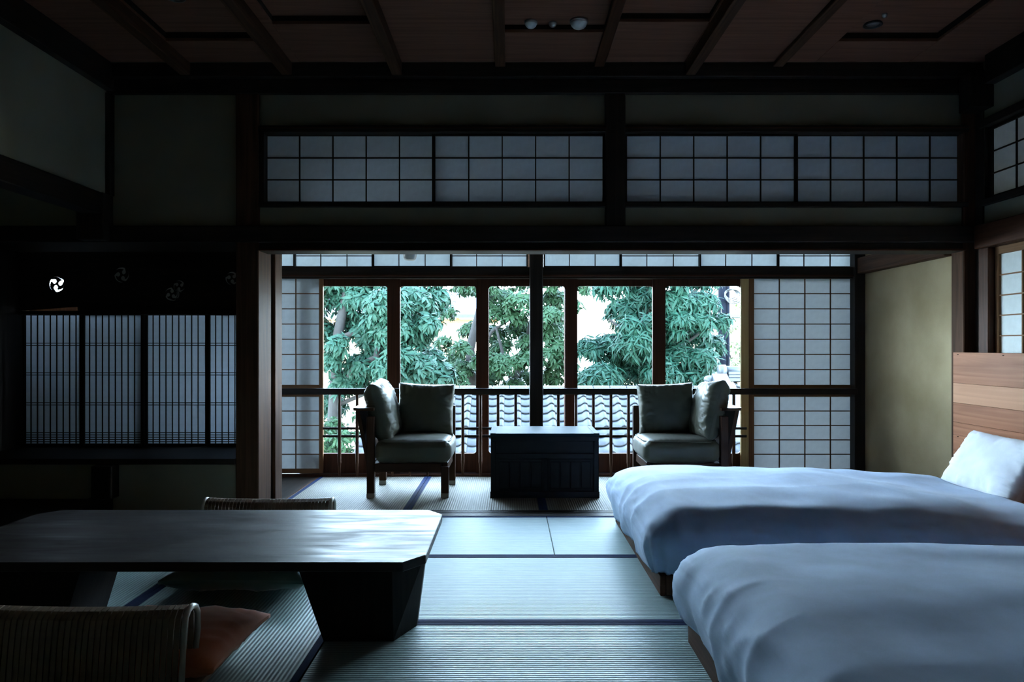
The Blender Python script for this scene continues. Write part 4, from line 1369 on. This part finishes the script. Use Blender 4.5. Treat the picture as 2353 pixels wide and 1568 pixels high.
def tree(name, label, base, trunk, branches, lumps, meshes, per_m2, cat='tree', group=None, seed=1, top=300):
    """lumps: (x, y, z, rx, rz): pads of foliage, sprays sit on their shells"""
    rnd = random.Random(seed)
    th = thing(name, base, label, cat, group)
    tr_ = tube('trunk', trunk[0], trunk[1], BARK, th, 9)
    for b in branches:
        V, Fc = tube_data(b[0], b[1], 6)
        mk('branch', V, Fc, BARK, th, True)
    sp = []
    for (x, y, z, rx, rz) in lumps:
        n = int(per_m2 * (rx * rx + 2 * rx * rz))
        for _ in range(n):
            while True:
                d = Vector((rnd.gauss(0, 1), rnd.gauss(0, 1), rnd.gauss(0, 1)))
                if d.length > 0.1: break
            d.normalize()
            if d.z < -0.35 and rnd.random() < 0.6: d.z = -d.z
            k = rnd.uniform(0.55, 1.0) ** 0.5
            p = Vector((x + d.x * rx * k, y + d.y * rx * k, z + d.z * rz * k))
            ax_ = (Vector((d.x * 0.7, d.y * 0.7 - 0.25, 0.75)) + Vector((rnd.uniform(-.4, .4), rnd.uniform(-.4, .4), rnd.uniform(-.2, .2)))).normalized()
            q = Vector((0, 0, 1)).rotation_difference(ax_)
            sp.append((p, q, rnd.uniform(0, 6.28), rnd.choice(meshes), rnd.uniform(0.75, 1.2)))
    # nearest to the windows first
    sp.sort(key=lambda s_: s_[0].y + (30 if not (-1.3 < s_[0].z < 2.9) else 0))
    from mathutils import Quaternion
    for s_ in sp[:top]:
        o = link_mesh('leaf_spray', s_[3], s_[0], th)
        o.rotation_euler = (s_[1] @ Quaternion((0, 0, 1), s_[2])).to_euler()
        o.scale = (s_[4],) * 3
    rest = sp[top:]
    if rest:
        V, Fc = [], []
        for p, q, a, me, sc_ in rest:
            M = Matrix.Translation(p) @ (q @ Quaternion((0, 0, 1), a)).to_matrix().to_4x4() @ Matrix.Scale(sc_, 4)
            b0 = len(V)
            V.extend([tuple(M @ v_.co) for v_ in me.vertices])
            Fc.extend([tuple(b0 + i for i in pl_.vertices) for pl_ in me.polygons])
        me = bpy.data.meshes.new('foliage')
        c_ = Vector(base)
        me.from_pydata([(a - c_.x, b - c_.y, z - c_.z) for a, b, z in V], [], Fc)
        me.materials.append(meshes[0].materials[0])
        fo = link_mesh('foliage', me, base, th)
        fo['kind'] = 'stuff'
    return th


SPA = [spray_mesh('leaf_spray', 9, 0.175, 0.062, 0.08, LEAF_A, 10 + i) for i in range(3)]
SPB = [spray_mesh('leaf_spray', 9, 0.150, 0.058, 0.06, LEAF_B, 20 + i) for i in range(3)]
SPC = [spray_mesh('leaf_spray', 10, 0.19, 0.044, 0.10, LEAF_C, 30 + i) for i in range(3)]
SPD = [spray_mesh('leaf_spray', 7, 0.14, 0.06, 0.04, LEAF_D, 40 + i) for i in range(3)]


def pads(pix, d, spread, rx, rz, rnd):
    """foliage pads from photo pixels at about depth d"""
    L_ = []
    for px, py, k in pix:
        dd = d + rnd.uniform(-spread, spread)
        L_.append((PX(px, dd), dd, PZ(py, dd), rx * k, rz * k))
    return L_


rn = random.Random(5)
dA = 14.2
pixA = [(700, 640, 1.1), (780, 640, 1.1), (870, 640, 1.1), (960, 640, 1.0), (830, 690, 1.1), (765, 690, 1.0), (890, 700, 1.0), (945, 700, 1.1), (1000, 690, .8), (850, 770, .9),
        (805, 745, .7), (905, 760, .9), (950, 780, .8), (760, 830, .7), (840, 840, .9), (800, 880, .9), (900, 850, .9), (960, 850, 1.0), (1010, 860, .8), (760, 930, .8), (720, 760, 1.0), (650, 700, 1.2), (650, 850, 1.2), (930, 880, .7), (870, 810, .7), (780, 790, .5), (920, 815, .7), (990, 820, .6), (985, 745, .6), (870, 735, .7), (1000, 640, .6)]
tree('broadleaf_tree', 'broad-leaved evergreen beside the narrow paper screen window', (PX(772, dA), dA, -3.2),
     ([(PX(768, dA), dA, -3.2), (PX(766, dA), dA, -0.8), (PX(771, dA), dA, 0.4), (PX(774, dA), dA + 0.1, 1.4), (PX(800, dA), dA + 0.2, 2.6), (PX(830, dA), dA + .2, 4.0)], [0.17, 0.15, 0.12, 0.10, 0.07, 0.04]),
     [([(PX(771, dA), dA, 0.2), (PX(820, dA), dA - 0.2, 0.75), (PX(868, dA), dA - 0.1, 0.95), (PX(875, dA), dA, 1.6)], [0.06, 0.055, 0.07, 0.03]),
      ([(PX(774, dA), dA, 1.3), (PX(900, dA), dA + 0.2, 1.7), (PX(980, dA), dA + .2, 1.9)], [0.06, 0.05, 0.03]),
      ([(PX(768, dA), dA, 0.0), (PX(900, dA), dA + 0.1, 0.45), (PX(1000, dA), dA + .2, 0.35)], [0.05, 0.04, 0.02])],
     pads(pixA, dA, 0.7, 0.42, 0.30, rn), SPA, 300, seed=3)
dB = 17.2
pixB = [(1070, 660, .8), (1120, 650, .9), (1190, 640, 1.0), (1260, 645, 1.0), (1150, 690, .9), (1200, 700, 1.0), (1275, 690, .9), (1080, 760, .6), (1130, 770, .8), (1195, 760, .9), (1270, 770, .9), (1060, 850, .7),
        (1110, 830, .7), (1160, 840, .9), (1210, 830, .8), (1290, 850, 1.0), (1250, 880, .8), (1040, 880, .8), (1100, 890, .7), (1180, 890, .7), (1330, 660, .6), (1340, 880, .8), (1140, 720, .7), (1180, 730, .7), (1215, 790, .7), (1150, 800, .7), (1260, 730, .8), (1290, 740, .7), (1265, 820, .8), (1210, 870, .7), (1130, 870, .7), (1060, 800, .5), (1030, 720, .5), (1020, 790, .5), (1045, 830, .6), (1300, 800, .7), (1320, 700, .4)]
tree('maple_tree', 'airy light green tree seen around the dark centre post', (PX(1082, dB), dB, -3.2),
     ([(PX(1086, dB), dB, -3.2), (PX(1084, dB), dB, 0.2), (PX(1080, dB), dB, 1.1), (PX(1105, dB), dB, 2.2), (PX(1150, dB), dB, 4.2)], [0.16, 0.14, 0.11, 0.07, 0.04]),
     [([(PX(1183, dB), dB + .2, -3.2), (PX(1180, dB), dB + .2, 0.3), (PX(1205, dB), dB + .2, 1.0), (PX(1240, dB), dB + .1, 2.6), (PX(1260, dB), dB, 4.0)], [0.12, 0.10, 0.08, 0.05, 0.03]),
      ([(PX(1180, dB), dB + .2, 0.2), (PX(1160, dB), dB, 0.8), (PX(1140, dB), dB - .2, 1.6)], [0.06, 0.05, 0.025]),
      ([(PX(1084, dB), dB, 0.6), (PX(1130, dB), dB - .1, 1.5), (PX(1190, dB), dB - .2, 1.9)], [0.05, 0.04, 0.02])],
     pads(pixB, dB, 0.8, 0.44, 0.28, rn), SPB, 260, seed=8)
dC = 14.8
pixC = [(1400, 660, .8), (1460, 640, 1.1), (1540, 640, 1.1), (1610, 645, .9), (1430, 720, .9), (1480, 690, 1.1), (1550, 700, 1.1), (1610, 700, .9), (1350, 800, .7), (1400, 800, 1.0), (1460, 790, 1.0), (1540, 780, 1.0),
        (1600, 780, .9), (1640, 790, .6), (1380, 870, 1.0), (1450, 860, 1.0), (1520, 860, 1.0), (1590, 860, 1.0), (1640, 860, .6), (1420, 910, .9), (1500, 910, .9), (1570, 910, .9), (1350, 900, .8), (1660, 740, .5), (1560, 820, .8), (1610, 825, .8), (1560, 740, .7), (1605, 742, .7), (1480, 825, .8), (1420, 830, .8), (1500, 745, .7), (1450, 750, .6)]
tree('narrow_leaf_tree', 'dense dark green tree with long narrow leaves', (PX(1478, dC), dC, -3.2),
     ([(PX(1476, dC), dC + .3, -3.2), (PX(1476, dC), dC + .3, 0.2), (PX(1482, dC), dC + .3, 1.2), (PX(1500, dC), dC + .3, 2.6), (PX(1520, dC), dC + .2, 4.4)], [0.16, 0.13, 0.10, 0.07, 0.03]),
     [([(PX(1478, dC), dC + .3, 0.9), (PX(1430, dC), dC + .1, 1.5), (PX(1400, dC), dC, 1.7)], [0.05, 0.04, 0.02]),
      ([(PX(1480, dC), dC + .3, 0.6), (PX(1560, dC), dC + .1, 1.1), (PX(1620, dC), dC, 1.5)], [0.05, 0.04, 0.02]),
      ([(PX(1484, dC), dC + .3, 1.4), (PX(1540, dC), dC + .1, 1.9), (PX(1600, dC), dC, 2.3)], [0.05, 0.04, 0.02])],
     pads(pixC, dC, 0.6, 0.42, 0.30, rn), SPC, 310, seed=12)
dD = 20.0
pixD = [(1690, 760, .5), (1685, 800, .6), (1700, 840, .8), (1680, 860, .7), (1720, 800, .8), (1740, 760, .8), (1700, 700, .4), (1660, 870, .7), (1730, 860, .9)]
tree('garden_shrub', 'yellow-green shrub behind the utility pole', (PX(1700, dD), dD, -3.2),
     ([(PX(1700, dD), dD, -3.2), (PX(1698, dD), dD, 0.0), (PX(1705, dD), dD, 1.6)], [0.09, 0.06, 0.02]),
     [([(PX(1698, dD), dD, 0.0), (PX(1680, dD), dD, 0.8), (PX(1672, dD), dD, 1.2)], [0.03, 0.02, 0.01])],
     pads(pixD, dD, 0.5, 0.55, 0.34, rn), SPD, 60, cat='shrub', seed=4, top=150)
dE = 13.2
pixE = [(760, 990, .8), (800, 1010, .8), (740, 1040, .9), (790, 1060, 1.0), (700, 1000, 1.0), (835, 960, .5), (750, 1110, 1.0)]
tree('low_shrub', 'low leafy shrub at the left verge of the tiled roof', (PX(770, dE), dE, -3.2),
     ([(PX(770, dE), dE, -3.2), (PX(768, dE), dE, -2.0), (PX(775, dE), dE, -0.9)], [0.06, 0.05, 0.02]),
     [([(PX(768, dE), dE, -2.0), (PX(740, dE), dE, -1.4), (PX(735, dE), dE, -1.0)], [0.03, 0.02, 0.01])],
     pads(pixE, dE, 0.3, 0.40, 0.26, rn), SPB, 90, cat='shrub', seed=6, top=150)
